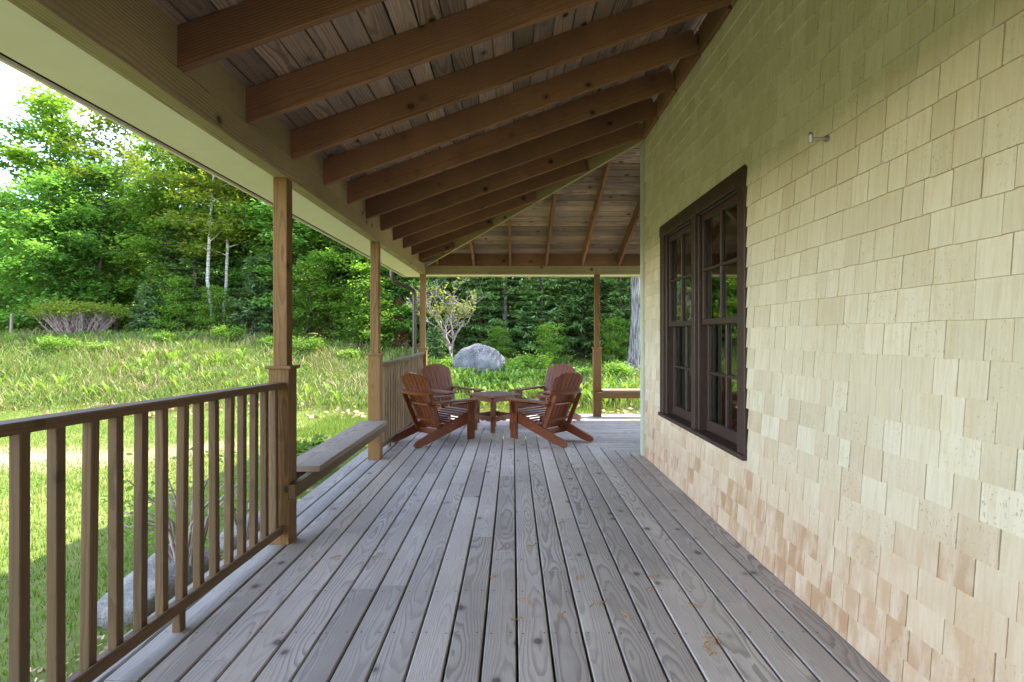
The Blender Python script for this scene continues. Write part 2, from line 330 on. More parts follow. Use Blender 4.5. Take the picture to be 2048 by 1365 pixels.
# ------------------------------------------------------------------ porch dimensions
XW = 1.469; YC = 6.18                                       # shingle face, house corner
XB = -1.46; YB = 9.10                                       # inner faces of the two beams
ZB, ZT = 2.378, 2.522; SL = .358; CS = 1 / math.hypot(1, SL); YBK = -9.5  # YBK: unseen porch end, carried far back to cut light on the rafters
def zr(s): return ZT + SL * s                                # rafter underside, s metres inside the beam face
RD = .185; ZS = RD / CS
# ---- deck boards
deck = empty('porch_floor', (0, 3, -.2)); tag(deck, 'weathered grey board deck of the covered porch', 'deck', kind='structure')
PIT = .148; BW = .1365; X0 = -1.61
def dboard(a, b, sk, zj): return plank('deck_board', a, b, BW, .032, M_EDGE if k == 0 else M_DECK, deck, bev=.004, skew=sk)
def bull(a, b):
    o = plank('edge_board', a, b, .146, .036, M_EDGE, deck, bev=.014); return o
k = 0; rs = random.Random(3); screws = []
while X0 + k * PIT < XW - .02:
    xa = X0 + k * PIT + (PIT - BW) / 2; xc = xa + BW / 2; w_ = BW
    ye = min(7.655 - xc, 99) - .004
    if xc > XW: ye = YC
    cuts = [YBK]; yy = YBK + rs.uniform(.6, 3.4)
    while yy < ye - 1.0: cuts.append(yy); yy += rs.choice([1.83, 2.44, 3.05, 3.66, 2.44])
    cuts.append(ye)
    for a, b in zip(cuts[:-1], cuts[1:]):
        dz = rs.uniform(-.0015, .0015)
        last = b == ye
        dboard((xc, a + .0012, -.0165 + dz), (xc, b - .0012, -.0165 + dz), (0, 1.0 if last else 0), dz)
    j = .25
    yj = YBK + .2
    while yj < ye - .1:
        for dx in (-.045, .045): screws.append((xc + dx + rs.uniform(-.006, .006), yj + rs.uniform(-.008, .008)))
        yj += .406
    k += 1
YE = 7.65 - X0                                               # outermost gap of the far run
k = 0
while YE - k * PIT > YC + .03:
    yc = YE - k * PIT - PIT / 2; xs = 7.645 - yc + .004
    cuts = [xs, xs + rs.uniform(1.2, 3.0), 5.5]
    for q, (a, b) in enumerate(zip(cuts[:-1], cuts[1:])):
        plank('deck_board', (a + .0012, yc, -.0165), (b - .0012, yc, -.0165), BW, .032, M_DECK, deck, skew=(-1.0 if q == 0 else 0, 0))
    k += 1
bull((X0 - .076, YBK, -.0165), (X0 - .076, 3.1, -.0165)); bull((X0 - .076, 3.103, -.0165), (X0 - .076, YE + .147, -.0165)); bull((X0 - .002, YE + .074, -.0165), (5.5, YE + .074, -.0165))
plank('rim_joist', (X0 - .13, YBK, -.16), (X0 - .13, YE + .12, -.16), .04, .24, M_RAIL, deck); plank('rim_joist', (X0 - .13, YE + .125, -.16), (5.5, YE + .125, -.16), .04, .24, M_RAIL, deck)
V = []; Fc = []
for sx, sy in screws:
    b0 = len(V); V += [(sx + .005 * math.cos(a), sy + .005 * math.sin(a), .0018) for a in np.arange(6) * math.pi / 3]; Fc.append(tuple(range(b0, b0 + 6)))
so = link('screw_heads', big_mesh('screw_heads', np.array(V), np.array(Fc), M_SCREW), Matrix.Identity(4), deck); so['kind'] = 'stuff'

# ------------------------------------------------------------------ house: wall, shingles, corner board, window
house = empty('shingled_house', (3.5, 2, -.4)); tag(house, 'house wall clad in pale bleached cedar shingles beside the porch', 'house')
WY0, WY1, WZ0, WZ1 = 3.436, 5.41, .561, 2.43                 # window casing, outer
XI = XW + .022
def multi_box(name, boxes, mat, parent):
    Vs = []; Fs = []
    for lo, hi in boxes:
        b0 = len(Vs)
        Vs += [(x, y, z) for z in (lo[2], hi[2]) for x, y in ((lo[0], lo[1]), (hi[0], lo[1]), (hi[0], hi[1]), (lo[0], hi[1]))]
        Fs += [tuple(b0 + i for i in f) for f in ((3, 2, 1, 0), (4, 5, 6, 7), (0, 1, 5, 4), (1, 2, 6, 5), (2, 3, 7, 6), (3, 0, 4, 7))]
    return link(name, pmesh(name, Vs, Fs, mat), Matrix.Identity(4), parent)
oy0, oy1, oz0, oz1 = WY0 + .09, WY1 - .09, WZ0 + .004, WZ1 - .09
ZTOP = 3.735
wall = multi_box('wall', [((XI, YBK, -.3), (XI + .13, oy0, ZTOP)), ((XI, oy1, -.3), (XI + .13, YC - .001, ZTOP)), ((XI, oy0, -.3), (XI + .13, oy1, oz0)), ((XI, oy0, oz1), (XI + .13, oy1, ZTOP)),
                 ((XI + .131, YC - .14, -.3), (6, YC - .002, ZTOP))], M_TRIM, house)
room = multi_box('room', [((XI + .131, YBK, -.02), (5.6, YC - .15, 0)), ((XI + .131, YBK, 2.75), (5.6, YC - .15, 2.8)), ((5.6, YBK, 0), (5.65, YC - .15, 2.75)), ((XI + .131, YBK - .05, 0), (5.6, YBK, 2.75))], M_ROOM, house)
sh = []; rs = random.Random(11); EXP = .127; YSH = 6.09
for c in range(30):
    z0 = .004 + c * EXP; y = YBK + rs.uniform(0, .1)
    if z0 > 3.6: break
    while y < YSH - .005:
        wd = rs.choice([rs.uniform(.075, .12), rs.uniform(.1, .17), rs.uniform(.14, .215)]); ya, yb = y, min(y + wd, YSH - .002); y += wd + rs.choice([.002, .003, .0045, .006])
        if yb - ya < .02: continue
        za, zb2 = z0 + rs.uniform(-.0018, .0018), z0 + EXP + .012
        if z0 < .005: za = .004
        segs = [(ya, yb, za, zb2)]
        if zb2 > WZ0 and za < WZ1 and yb > WY0 and ya < WY1:
            segs = []
            if ya < WY0 - .012: segs.append((ya, WY0 - .001, za, zb2))
            if yb > WY1 + .012: segs.append((WY1 + .001, yb, za, zb2))
            ia, ib = max(ya, WY0), min(yb, WY1)
            if za < WZ0 - .015 and ib - ia > .012: segs.append((ia, ib, za, WZ0 - .001))
            if zb2 > WZ1 + .03 and ib - ia > .012: segs.append((ia, ib, max(za, WZ1 + .001), zb2))
        for s in segs: sh.append((*s, rs.uniform(-.0004, .0004), rs.uniform(-.0015, .0015), rs.random()))
def shingle_geo(s):
    ya, yb, za, zb2, dx, tl, tn = s; x0 = XW + dx; x1 = XW + dx + .0105 * (zb2 - za) / .139; xb = XI - .0005
    return [(x0, ya, za - tl), (x0, yb, za + tl), (xb, yb, za + tl), (xb, ya, za - tl), (x1, ya, zb2), (x1, yb, zb2), (xb, yb, zb2), (xb, ya, zb2)]
SF = [(0, 1, 2, 3), (0, 4, 5, 1), (1, 5, 6, 2), (3, 7, 4, 0), (4, 7, 6, 5)]
def inview(s):
    yc = (s[0] + s[1]) / 2; zc = (s[2] + s[3]) / 2
    if yc < 1.2: return False
    px, py = VPX + XW / yc * F, VPY - (zc - EYE) / yc * F
    return px < 2060 and -10 < py < 1375
near = sorted([i for i, s in enumerate(sh) if inview(s)], key=lambda i: -(sh[i][1] - sh[i][0]) / sh[i][0] ** 2)[:300]
nset = set(near)
for i in near:
    s = sh[i]; G = shingle_geo(s); c0 = Vector((XW, (s[0] + s[1]) / 2, s[2]))
    me = pmesh('shingle', [Vector(v) - c0 for v in G], SF, M_SHINGLE); a = me.attributes.new('tint', 'FLOAT', 'POINT'); a.data.foreach_set('value', [s[6]] * 8)
    link('shingle', me, Matrix.Translation(c0), wall)
V = []; Fc = []; TN = []
for i, s in enumerate(sh):
    if i in nset: continue
    b0 = len(V); V += shingle_geo(s); Fc += [tuple(b0 + q for q in f) for f in SF]; TN += [s[6]] * 8
me = big_mesh('shingle_courses', np.array(V), np.array(Fc), M_SHINGLE); a = me.attributes.new('tint', 'FLOAT', 'POINT'); a.data.foreach_set('value', TN)
link('shingle_courses', me, Matrix.Identity(4), wall)['kind'] = 'stuff'
box('corner_board', (XW - .020, YSH, 0.004), (XI - .0005, YC + .03, 3.5), M_TRIM, house)
box('corner_board', (XI, YC, 0.004), (XI + .13, YC + .03, 3.5), M_TRIM, house)
win = empty('window', (XW, 4.42, WZ0), house)
XC = XW - .012                                               # casing face
CW = .112
plank('casing', (XC + .016, WY0 + CW / 2, WZ0 + .03), (XC + .016, WY0 + CW / 2, WZ1 - CW), .032, CW, M_BROWN, win, up=(0, 1, 0))
plank('casing', (XC + .016, WY1 - CW / 2, WZ0 + .03), (XC + .016, WY1 - CW / 2, WZ1 - CW), .032, CW, M_BROWN, win, up=(0, 1, 0))
plank('casing', (XC + .014, WY0, WZ1 - CW / 2), (XC + .014, WY1, WZ1 - CW / 2), .036, CW, M_BROWN, win)
plank('sill', (XC + .05, WY0 - .004, WZ0 + .018), (XC + .05, WY1 + .004, WZ0 + .018), .135, .034, M_BROWN, win)
YM = 4.42; IY0, IY1, IZ0, IZ1 = WY0 + CW, WY1 - CW, WZ0 + .035, WZ1 - CW
plank('mullion', (XC + .03, YM, IZ0), (XC + .03, YM, IZ1), .06, .085, M_BROWN, win, up=(0, 1, 0))
for yj in (IY0, IY1, YM - .0425, YM + .0425):                # jambs run back behind the casing, with a stop bead
    s = 1 if yj in (IY0, YM + .0425) else -1
    plank('jamb', (XC + .085, yj + s * .007, IZ0), (XC + .085, yj + s * .007, IZ1), .12, .014, M_BROWN, win, up=(0, 1, 0))
    plank('stop_bead', (XC + .036, yj + s * .021, IZ0), (XC + .036, yj + s * .021, IZ1), .018, .014, M_BROWN, win, up=(0, 1, 0), bev=.002)
plank('head_jamb', (XC + .085, IY0, IZ1 - .007), (XC + .085, IY1, IZ1 - .007), .12, .014, M_BROWN, win)
ZM = (IZ0 + IZ1) / 2
def sash(y0, y1, z0, z1, x, bot):
    ST = .05; s = empty('sash', (x, (y0 + y1) / 2, z0), win)
    for yy in (y0 + ST / 2, y1 - ST / 2): plank('stile', (x, yy, z0), (x, yy, z1), .036, ST, M_BROWN, s, up=(0, 1, 0), bev=.003)
    plank('rail', (x, y0 + ST, z0 + bot / 2), (x, y1 - ST, z0 + bot / 2), .036, bot, M_BROWN, s, bev=.003)
    plank('rail', (x, y0 + ST, z1 - .025), (x, y1 - ST, z1 - .025), .036, .05, M_BROWN, s, bev=.003)
    ga, gb, gc, gd = y0 + ST, y1 - ST, z0 + bot, z1 - .05; ym, zm = (ga + gb) / 2, (gc + gd) / 2
    plank('muntin', (x - .002, ym, gc), (x - .002, ym, gd), .03, .022, M_BROWN, s, up=(0, 1, 0), bev=.005)
    plank('muntin', (x - .003, ga, zm), (x - .003, gb, zm), .03, .022, M_BROWN, s, bev=.005)
    for pa, pb in ((ga, ym), (ym, gb)):
        for pc, pd in ((gc, zm), (zm, gd)):
            me = pmesh('pane', [(0, pa - YM, pc - ZM), (0, pb - YM, pc - ZM), (0, pb - YM, pd - ZM), (0, pa - YM, pd - ZM)], [(0, 3, 2, 1)], M_GLASS)
            link('pane', me, Matrix.Translation((x + .004, YM, ZM)), s)
for y0, y1 in ((IY0 + .014, YM - .0425 - .014), (YM + .0425 + .014, IY1 - .014)):
    sash(y0, y1, ZM - .02, IZ1 - .014, XC + .066, .045)
    sash(y0, y1, IZ0 + .002, ZM + .025, XC + .106, .085)
# ------------------------------------------------------------------ porch roof
roof = empty('porch_roof', (0, 3, ZB)); tag(roof, 'sloping porch roof of exposed brown rafters and boards', 'porch roof')
def nrm(far): return Vector((0, SL, 1)).normalized() if far else Vector((-SL, 0, 1)).normalized()
k = 0; yk = 2.41 - .612 * 9; RY = []
while yk < 8.9:
    if yk > YBK:
        RY.append(yk); xe = XW - .02 if yk < YC else 7.64 - yk - .02
        if xe > XB + .15:
            off = nrm(0) * (RD / 2)
            a = Vector((XB - .04, yk, zr(-.04))) + off; b = Vector((xe, yk, zr(xe - XB))) + off
            plank('rafter', a, b, .038, RD, M_RAFT, roof, up=nrm(0), bev=.003)
    yk += .612
FX = [-1.26 + .606 * i for i in range(12)]
for xk in FX:
    ys = max(7.64 - xk, YC) + .02
    if ys < YB - .12:
        off = nrm(1) * (RD / 2)
        plank('rafter', Vector((xk, YB + .04, zr(-.04))) + off, Vector((xk, ys, zr(YB - ys))) + off, .038, RD, M_RAFT, roof, up=nrm(1), bev=.003)
hd = Vector((1, -1, SL)).normalized(); hn = Vector((0, 0, 1)); hn = (hn - hd * hn.dot(hd)).normalized()
ha = Vector((XB - .05, YB + .05, zr(-.05))); hb = Vector((XW + .05, 7.64 - XW - .05, zr(XW - XB + .05)))
plank('hip_rafter', ha + hn * .085, hb + hn * .085, .042, .21, M_BEAM, roof, up=hn, bev=.003)
# ceiling boards, laid across the rafters
SW = .138; dsx = SW * CS; s = -.10; rs = random.Random(5); i = 0
while s < XW - XB + .05:
    sc = s + dsx / 2; off = .011
    x = XB + sc; z = zr(sc) + ZS + off / CS; ye = 7.64 - x
    gapw = SW - rs.choice([.004, .006, .006, .010]); yy = [YBK, YBK + rs.uniform(1.5, 4), ye] if rs.random() < .7 else [YBK, ye]
    for q in range(len(yy) - 1):
        b = yy[q + 1]; sk = (0, CS) if b == ye else (0, 0)
        plank('ceiling_board', (x, yy[q], z), (x, b - .002, z), gapw, .02, M_SHEA, roof, up=nrm(0), bev=.005, skew=sk)
    y = YB - sc; xs = 7.64 - y
    plank('ceiling_board', (xs, y, z), (5.5, y, z), gapw, .02, M_SHEA, roof, up=nrm(1), bev=.005, skew=(-CS, 0))
    s += dsx; i += 1
# beams, blocking, ledger
plank('beam', (XB - .048, YBK, (ZB + ZT) / 2), (XB - .048, 3.775, (ZB + ZT) / 2), .094, ZT - ZB, M_BEAM, roof, bev=.005)
plank('beam', (XB - .0485, 3.778, (ZB + ZT) / 2), (XB - .0485, YB - .002, (ZB + ZT) / 2), .095, ZT - ZB - .002, M_BEAM, roof, bev=.005)
plank('beam', (XB - .09, YB + .048, (ZB + ZT) / 2), (1.41, YB + .048, (ZB + ZT) / 2), .094, ZT - ZB, M_BEAM, roof, bev=.005)
plank('beam', (1.413, YB + .0485, (ZB + ZT) / 2), (5.5, YB + .0485, (ZB + ZT) / 2), .095, ZT - ZB - .002, M_BEAM, roof, bev=.005)
RYa = [YBK] + RY
for a, b in zip(RYa[:-1], RYa[1:]):
    if b - a > .1: plank('blocking', (XB - .03, a + .02, ZT + .1), (XB - .03, b - .02, ZT + .1), .036, .196, M_BEAM, roof)
for a, b in zip([XB] + FX[:-1], FX): plank('blocking', (a + .02, YB + .03, ZT + .1), (b - .02, YB + .03, ZT + .1), .036, .196, M_RAFT, roof)
for a, b in zip(RYa[:-1], RYa[1:]):
    if b < YC + .1: plank('ledger', (XW - .014, a + .02, zr(XW - XB) + .07), (XW - .014, min(b, YC) - .02, zr(XW - XB) + .07), .03, .2, M_RAFT, roof)
# eaves: soffit panels, vent slot, fascia
XE = -1.93; ZF = ZB + .012
yy = YBK
for yn in (-.8, 1.6, 3.05, 5.3, 7.6, YB + .46):
    box('soffit_panel', (XE + .05, yy, ZF), (XB - .098, yn - .003, ZF + .012), M_SOFFIT, roof); yy = yn
xx = XB - .097
for xn in (.9, 3.3, 5.5): box('soffit_panel', (xx, YB + .098, ZF), (xn - .003, YB + .42, ZF + .012), M_SOFFIT, roof); xx = xn
box('vent_strip', (XE + .02, YBK, ZF + .008), (XE + .05, YB + .45, ZF + .02), M_DARK, roof); box('vent_strip', (XE + .05, YB + .42, ZF + .008), (5.5, YB + .45, ZF + .02), M_DARK, roof)
box('fascia', (XE, YBK, ZF - .008), (XE + .02, YB + .49, ZF + .17), M_SOFFIT, roof); box('fascia', (XE + .02, YB + .47, ZF - .008), (5.5, YB + .49, ZF + .17), M_SOFFIT, roof)
def rz(s): return zr(s) + ZS + .05
V = [(XE - .03, YBK, rz(XE - .03 - XB)), (XE - .03, 7.64 - XE + .03, rz(XE - .03 - XB)), (4.6, 3.04, rz(4.6 - XB)), (4.6, YBK, rz(4.6 - XB)), (7, 7.64 - XE + .03, rz(XE - .03 - XB)), (7, 3.04, rz(4.6 - XB))]
V += [(a, b, c + .04) for a, b, c in V]
link('roof_covering', pmesh('roof_covering', V, [(3, 2, 1, 0), (6, 7, 8, 9), (2, 5, 4, 1), (7, 10, 11, 8), (0, 1, 7, 6), (1, 4, 10, 7), (4, 5, 11, 10), (3, 0, 6, 9)], M_ROOF), Matrix.Identity(4), roof)

# ------------------------------------------------------------------ posts
def post(x, y, label):
    r = empty('porch_post', (x, y, 0)); tag(r, label, 'post', 'porch posts')
    plank('shaft', (x, y, 1.14), (x, y, ZB - .001), .09, .09, M_POST, r, up=(0, 1, 0), bev=.003)
    plank('sleeve', (x, y, .002), (x, y, 1.135), .132, .132, M_POST, r, up=(0, 1, 0), bev=.004)
    plank('cap', (x - .082, y, 1.145), (x + .082, y, 1.145), .164, .02, M_POST, r, bev=.006)
PX = -1.512; PY = [1.19, 3.58, 5.99, YB + .045]
post(PX, PY[0], 'porch post at the near end of the front railing')
post(PX, PY[1], 'nearest tall brown post between the front railing and the bench')
post(PX, PY[2], 'brown post at the far end of the long bench')
post(PX, PY[3], 'corner post beside the downspout and the far railing')
post(1.41, YB + .045, 'lone post by the house corner at the far edge of the deck')

# ------------------------------------------------------------------ railings
def railing(y0, y1, x0, x1, zt0, zt1, zb0, zb1, sag, label, nb, inset=.068, block=None):
    r = empty('porch_railing', ((x0 + x1) / 2, (y0 + y1) / 2, 0)); tag(r, label, 'railing', 'porch railings')
    ya, yb = y0 + inset, y1 - inset; K = 8
    def P(f, za, zb_): return Vector((x0 + (x1 - x0) * f, ya + (yb - ya) * f, za + (zb_ - za) * f - sag * 4 * f * (1 - f)))
    def sweep(nm, za, zb_, w_, t_, dx=0):
        a, b = P(0, za, zb_), P(1, za, zb_); ln = b.y - a.y; s_ = section(w_, t_, .005); vs = []
        for q in range(K + 1):
            f = q / K; c = P(f, za, zb_); vs += [(ln * (f - .5), -(c.x + dx) - yy_, c.z + zz_) for yy_, zz_ in [(u_, v_) for u_, v_ in s_]]
        mid = Vector((0, (a.y + b.y) / 2, 0)); fs = [(q * 8 + i, (q + 1) * 8 + i, (q + 1) * 8 + (i + 1) % 8, q * 8 + (i + 1) % 8) for q in range(K) for i in range(8)] + [tuple(range(8)), tuple(range(K * 8 + 7, K * 8 - 1, -1))]
        x_c = (a.x + b.x) / 2; z_c = (a.z + b.z) / 2
        vs = [(v0, v1 + x_c, v2 - z_c) for v0, v1, v2 in vs]
        return link(nm, pmesh(nm, vs, fs, M_RAIL), basis((x_c, mid.y, z_c), (0, 1, 0), (-1, 0, 0), (0, 0, 1)), r)
    sweep('handrail', zt0 - .019, zt1 - .019, .092, .038); sweep('bottom_rail', zb0 - .02, zb1 - .02, .062, .04); sweep('rail_cleat', zb0 + .009, zb1 + .009, .018, .018, .030)
    for q in range(nb):
        f = (q + .5) / nb; f = (q + .35) / (nb - .3); a = P(f, zb0, zb1); b = P(f, zt0 - .038, zt1 - .038); jx = rs.uniform(-.007, .007)
        plank('baluster', a + Vector((-.003, 0, 0)), b + Vector((jx, rs.uniform(-.004, .004), 0)), .038, .038, M_RAIL, r, up=(0, 1, 0), bev=.003)
    for f in (block or []):
        a = P(f, zb0 - .04, zb1 - .04); plank('support_block', (a.x, a.y, .001), a, .04, .045, M_RAIL, r, up=(0, 1, 0))
railing(PY[0], PY[1], -1.555, -1.512, 1.095, 1.05, .16, .113, .0, 'nearest wooden railing with square balusters in front of the lawn', 17, block=[.55])
railing(PY[2], PY[3], -1.512, -1.512, 1.045, 1.085, .117, .085, .018, 'far wooden railing with bowed handrail behind the left chairs', 22, block=[.2, .75])

# ------------------------------------------------------------------ benches
b = empty('porch_bench', (-1.5, 4.8, 0)); tag(b, 'long narrow weathered wooden bench between the two left posts', 'bench', 'built-in porch benches')
plank('seat', (-1.505, PY[1] + .27, .41), (-1.505, PY[2] - .075, .41), .28, .04, M_BENCH, b, bev=.005, skew=(.0, 0))
plank('apron', (-1.425, PY[1] - .07, .345), (-1.425, PY[2] + .07, .345), .042, .09, M_RAIL, b, bev=.004)
plank('ledger', (-1.60, PY[1] + .07, .345), (-1.60, PY[2] - .07, .345), .04, .09, M_RAIL, b, bev=.004)
b = empty('porch_bench', (2.4, YB + .02, 0)); tag(b, 'short wooden bench running from the far post behind the house corner', 'bench', 'built-in porch benches')
plank('seat', (1.485, YB + .04, .43), (4.4, YB + .04, .43), .27, .04, M_BENCH, b, bev=.005)
plank('apron', (1.37, YB - .045, .36), (4.4, YB - .045, .36), .042, .098, M_POST, b, bev=.004)
plank('leg', (4.3, YB + .04, .002), (4.3, YB + .04, .41), .09, .09, M_RAIL, b, up=(0, 1, 0))

# ------------------------------------------------------------------ downspout, wall fittings
d = empty('downspout', (-1.63, 9.05, hgt(-1.63, 9.05))); tag(d, 'dark brown bent downspout pipe beside the corner post', 'downspout')
def smooth_path(pts, n=6):
    P = [Vector(p) for p in pts]; out = [P[0]]
    for i in range(1, len(P) - 1):
        a = P[i] + (P[i - 1] - P[i]).normalized() * .09; c = P[i] + (P[i + 1] - P[i]).normalized() * .09
        for q in range(n + 1): f = q / n; out.append(a.lerp(P[i], f).lerp(P[i].lerp(c, f), f))
    return out + [P[-1]]
path = smooth_path([(-1.97, 8.85, 2.45), (-1.97, 8.85, 2.24), (-1.635, 9.05, 2.10), (-1.635, 9.05, -.2), (-1.75, 9.1, -.36)])
V, Fc = tube_arrays([tuple(p) for p in path], [.034] * len(path), 10)
link('pipe', big_mesh('pipe', V - np.array(WP[d.name]), Fc, M_PIPE, True), Matrix.Translation(WP[d.name]), d)
for zb_ in (1.75, .5): box('strap', (-1.672, 9.012, zb_), (-1.575, 9.088, zb_ + .03), M_PIPE, d)
def fitting(name, c, label, cat, sc=1):
    o = empty(name, c); tag(o, label, cat); x, y, z = c
    for nm, pts, rd in (('rod', [(x + .01, y, z), (x - .02 * sc, y, z), (x - .075 * sc, y + .01, z + .003)], [.008, .007, .007]), ('tip', [(x - .068 * sc, y + .01, z - .014), (x - .07 * sc, y + .01, z + .02), (x - .072 * sc, y + .01, z + .034)], [.011, .012, .007]),
                        ('collar', [(x + .004, y, z), (x - .004, y, z)], [.014, .014])):
        V, Fc = tube_arrays(pts, rd, 10); n = len(pts); fcs = [tuple(f) for f in Fc] + [tuple(range(9, -1, -1)), tuple(range((n - 1) * 10, n * 10))]
        link(nm, pmesh(nm, V - np.array(c), fcs, M_STEEL, False), Matrix.Translation(c), o)
fitting('wall_hook', (XW - .001, 2.55, 2.272), 'small shiny metal hook on the shingle wall right of the window', 'hook')

# ------------------------------------------------------------------ adirondack chairs and table
def chair():
    r = empty('adirondack_chair', (0, 0, 0)); Mx = M_CHAIR
    for sgn in (-1, 1):
        x = sgn * .255
        # long side board: from the knee at the front down to the rounded foot at the back
        o = [(-.66, .0), (-.585, .0), (-.40, .075), (.06, .262), (.24, .325), (.30, .32), (.318, .27), (.29, .22), (.1, .155), (-.30, .01)]
        o = [(-.62, .0), (-.56, .0), (-.47, .018), (.29, .235), (.315, .27), (.31, .335), (.28, .362), (.2, .352), (.05, .305), (-.62, .075), (-.648, .05), (-.645, .02)]
        extr('side_rail', o, (x, 0, .001), (0, 1, 0), (0, 0, 1), .024, Mx, r)
        extr('front_leg', [(.001, -.058), (.5, -.058), (.5, .058), (.001, .058)], (x + sgn * .026, .235, 0), (0, 0, 1), (0, 1, 0), .024, Mx, r)
        arm = [(-.38, -.035), (-.36, -.045), (.05, -.06), (.30, -.075), (.345, -.055), (.36, 0), (.345, .055), (.30, .07), (.05, .05), (-.36, .02), (-.38, .01)]
        extr('arm', [(a, b * sgn * -1) for a, b in arm] if sgn > 0 else [(a, b) for a, b in arm][::1], (x + sgn * .03, 0, .5125), (0, 1, -.02), (-1, 0, 0), .023, Mx, r)
        extr('arm_bracket', [(0, 0), (-.17, 0), (-.15, .02), (-.06, .05), (0, .055)], (x + sgn * .05, .235, .499), (0, 0, 1), (sgn, 0, 0), .022, Mx, r)
    # seat slats over the curve of the side boards
    ys = np.linspace(.295, -.19, 9)
    for i, y in enumerate(ys):
        z = .373 - .02 * (i == 0) - max(0, .24 - y) * .30 + .01 * math.sin(i) * 0
        plank('seat_slat', (-.285, y, z), (.285, y, z), .05, .02, Mx, r, up=(0, .27 if i else -.5, 1), bev=.004)
    # fan of back slats, leaning back
    bt = Vector((0, -.42, .91)).normalized(); o0 = Vector((0, -.17, .17)); nb = 7; bn = Vector((1, 0, 0)).cross(bt)
    for i in range(nb):
        f = i - 3; wb, wt = .048, .070; xb, xt = f * .060, f * .0815
        def top(xx): return .79 - .95 * xx * xx - 2.2 * xx ** 4
        pts = [(0, xb - wb / 2), (0, xb + wb / 2)] + [(top(xt + wt / 2 - q * wt / 3), xt + wt / 2 - q * wt / 3) for q in range(4)]
        extr('back_slat', [(a, b) for a, b in pts], o0, bt, (1, 0, 0), .02, Mx, r)
    def crescent(nm, h, half, depth, t_):
        c = o0 + bt * h - bn * -.0; back = Vector((0, -1, 0)); back = -Vector(bn) if bn.y > 0 else Vector(bn)
        pts = [(-half, .012), (half, .012)] + [(half * math.cos(a), .016 + depth * math.sin(a) ** .7) for a in np.linspace(.12, math.pi - .12, 11)]
        extr(nm, pts, c, (1, 0, 0), (0, -1, -.25), t_, Mx, r)
    crescent('back_brace', .53, .30, .088, .032); crescent('back_brace', .14, .235, .055, .026)
    plank('arm_support', (-.325, -.335, .485), (.325, -.335, .485), .05, .024, Mx, r, up=(0, 0, 1))
    for sgn in (-1, 1): plank('back_post', (sgn * .232, -.23, .13), (sgn * .232, -.452, .62), .024, .06, Mx, r, up=(0, 1, 0))
    plank('rear_stretcher', (-.243, -.205, .12), (.243, -.205, .12), .022, .07, Mx, r)
    plank('front_apron', (-.243, .318, .285), (.243, .318, .285), .02, .07, Mx, r)
    V = []; Fs = []
    for sgn in (-1, 1):
        for y, z in ((.215, .255), (.26, .225), (-.06, .235), (-.1, .17)):
            x = sgn * (.255 + (.0385 if y > .1 else .0125)); b0 = len(V)
            V += [(x, y + .006 * math.cos(a), z + .006 * math.sin(a)) for a in np.arange(6) * math.pi / 3]; Fs.append(tuple(range(b0, b0 + 6)) if sgn > 0 else tuple(range(b0 + 5, b0 - 1, -1)))
    link('bolts', pmesh('bolts', [(v[0] + (.0006 if v[0] > 0 else -.0006), v[1], v[2]) for v in V], Fs, M_STEEL), Matrix.Identity(4), r)
    return r
c0 = chair()
spots = [((-.915, 7.15), (.70, .72), 'nearest red-brown slatted garden chair on the left, back towards the camera'),
         ((.38, 7.19), (-.70, .72), 'nearest red-brown slatted garden chair on the right, back towards the camera'),
         ((-.93, 8.46), (.70, -.72), 'farther left red-brown garden chair facing the camera beside the far railing'),
         ((.46, 8.47), (-.70, -.72), 'farther right red-brown garden chair facing the camera behind the near right one')]
for i, ((x, y), (fx, fy), lab) in enumerate(spots):
    c = c0 if i == 0 else copy_tree(c0)
    c.location = (x, y, .002); c.rotation_euler = (0, 0, math.atan2(-fx, fy)); tag(c, lab, 'chair', 'garden chairs round the table')
T = empty('side_table', (0, 0, 0)); tag(T, 'small square red-brown wooden table between the four chairs', 'table')
S = .28
for i in range(7):
    y = -S + .04 + i * .08; plank('top_slat', (-S, y, .51), (S, y, .51), .0775, .022, M_CHAIR, T, bev=.004)
for sx in (-1, 1):
    for sy in (-1, 1): plank('leg', (sx * .185, sy * .185, .001), (sx * .185, sy * .185, .498), .05, .05, M_CHAIR, T, up=(0, 1, 0))
for a in range(4):
    ca, sa = math.cos(a * math.pi / 2), math.sin(a * math.pi / 2); u = Vector((ca, sa, 0)); n_ = Vector((-sa, ca, 0))
    extr('top_apron', [(-.215, -.035), (.215, -.035), (.255, .034), (-.255, .034)], n_ * .222 + Vector((0, 0, .463)), u, (0, 0, 1), .02, M_CHAIR, T)
    wv = [(-.2, .03)] + [(-.2 + .4 * q / 24, -.028 - .016 * abs(math.sin(q / 24 * math.pi * 3))) for q in range(25)] + [(.2, .03)]
    extr('shelf_rail', wv, n_ * .218 + Vector((0, 0, .20)), u, (0, 0, 1), .018, M_CHAIR, T)
T.location = (-.28, 7.82, .002); T.rotation_euler = (0, 0, R(45))

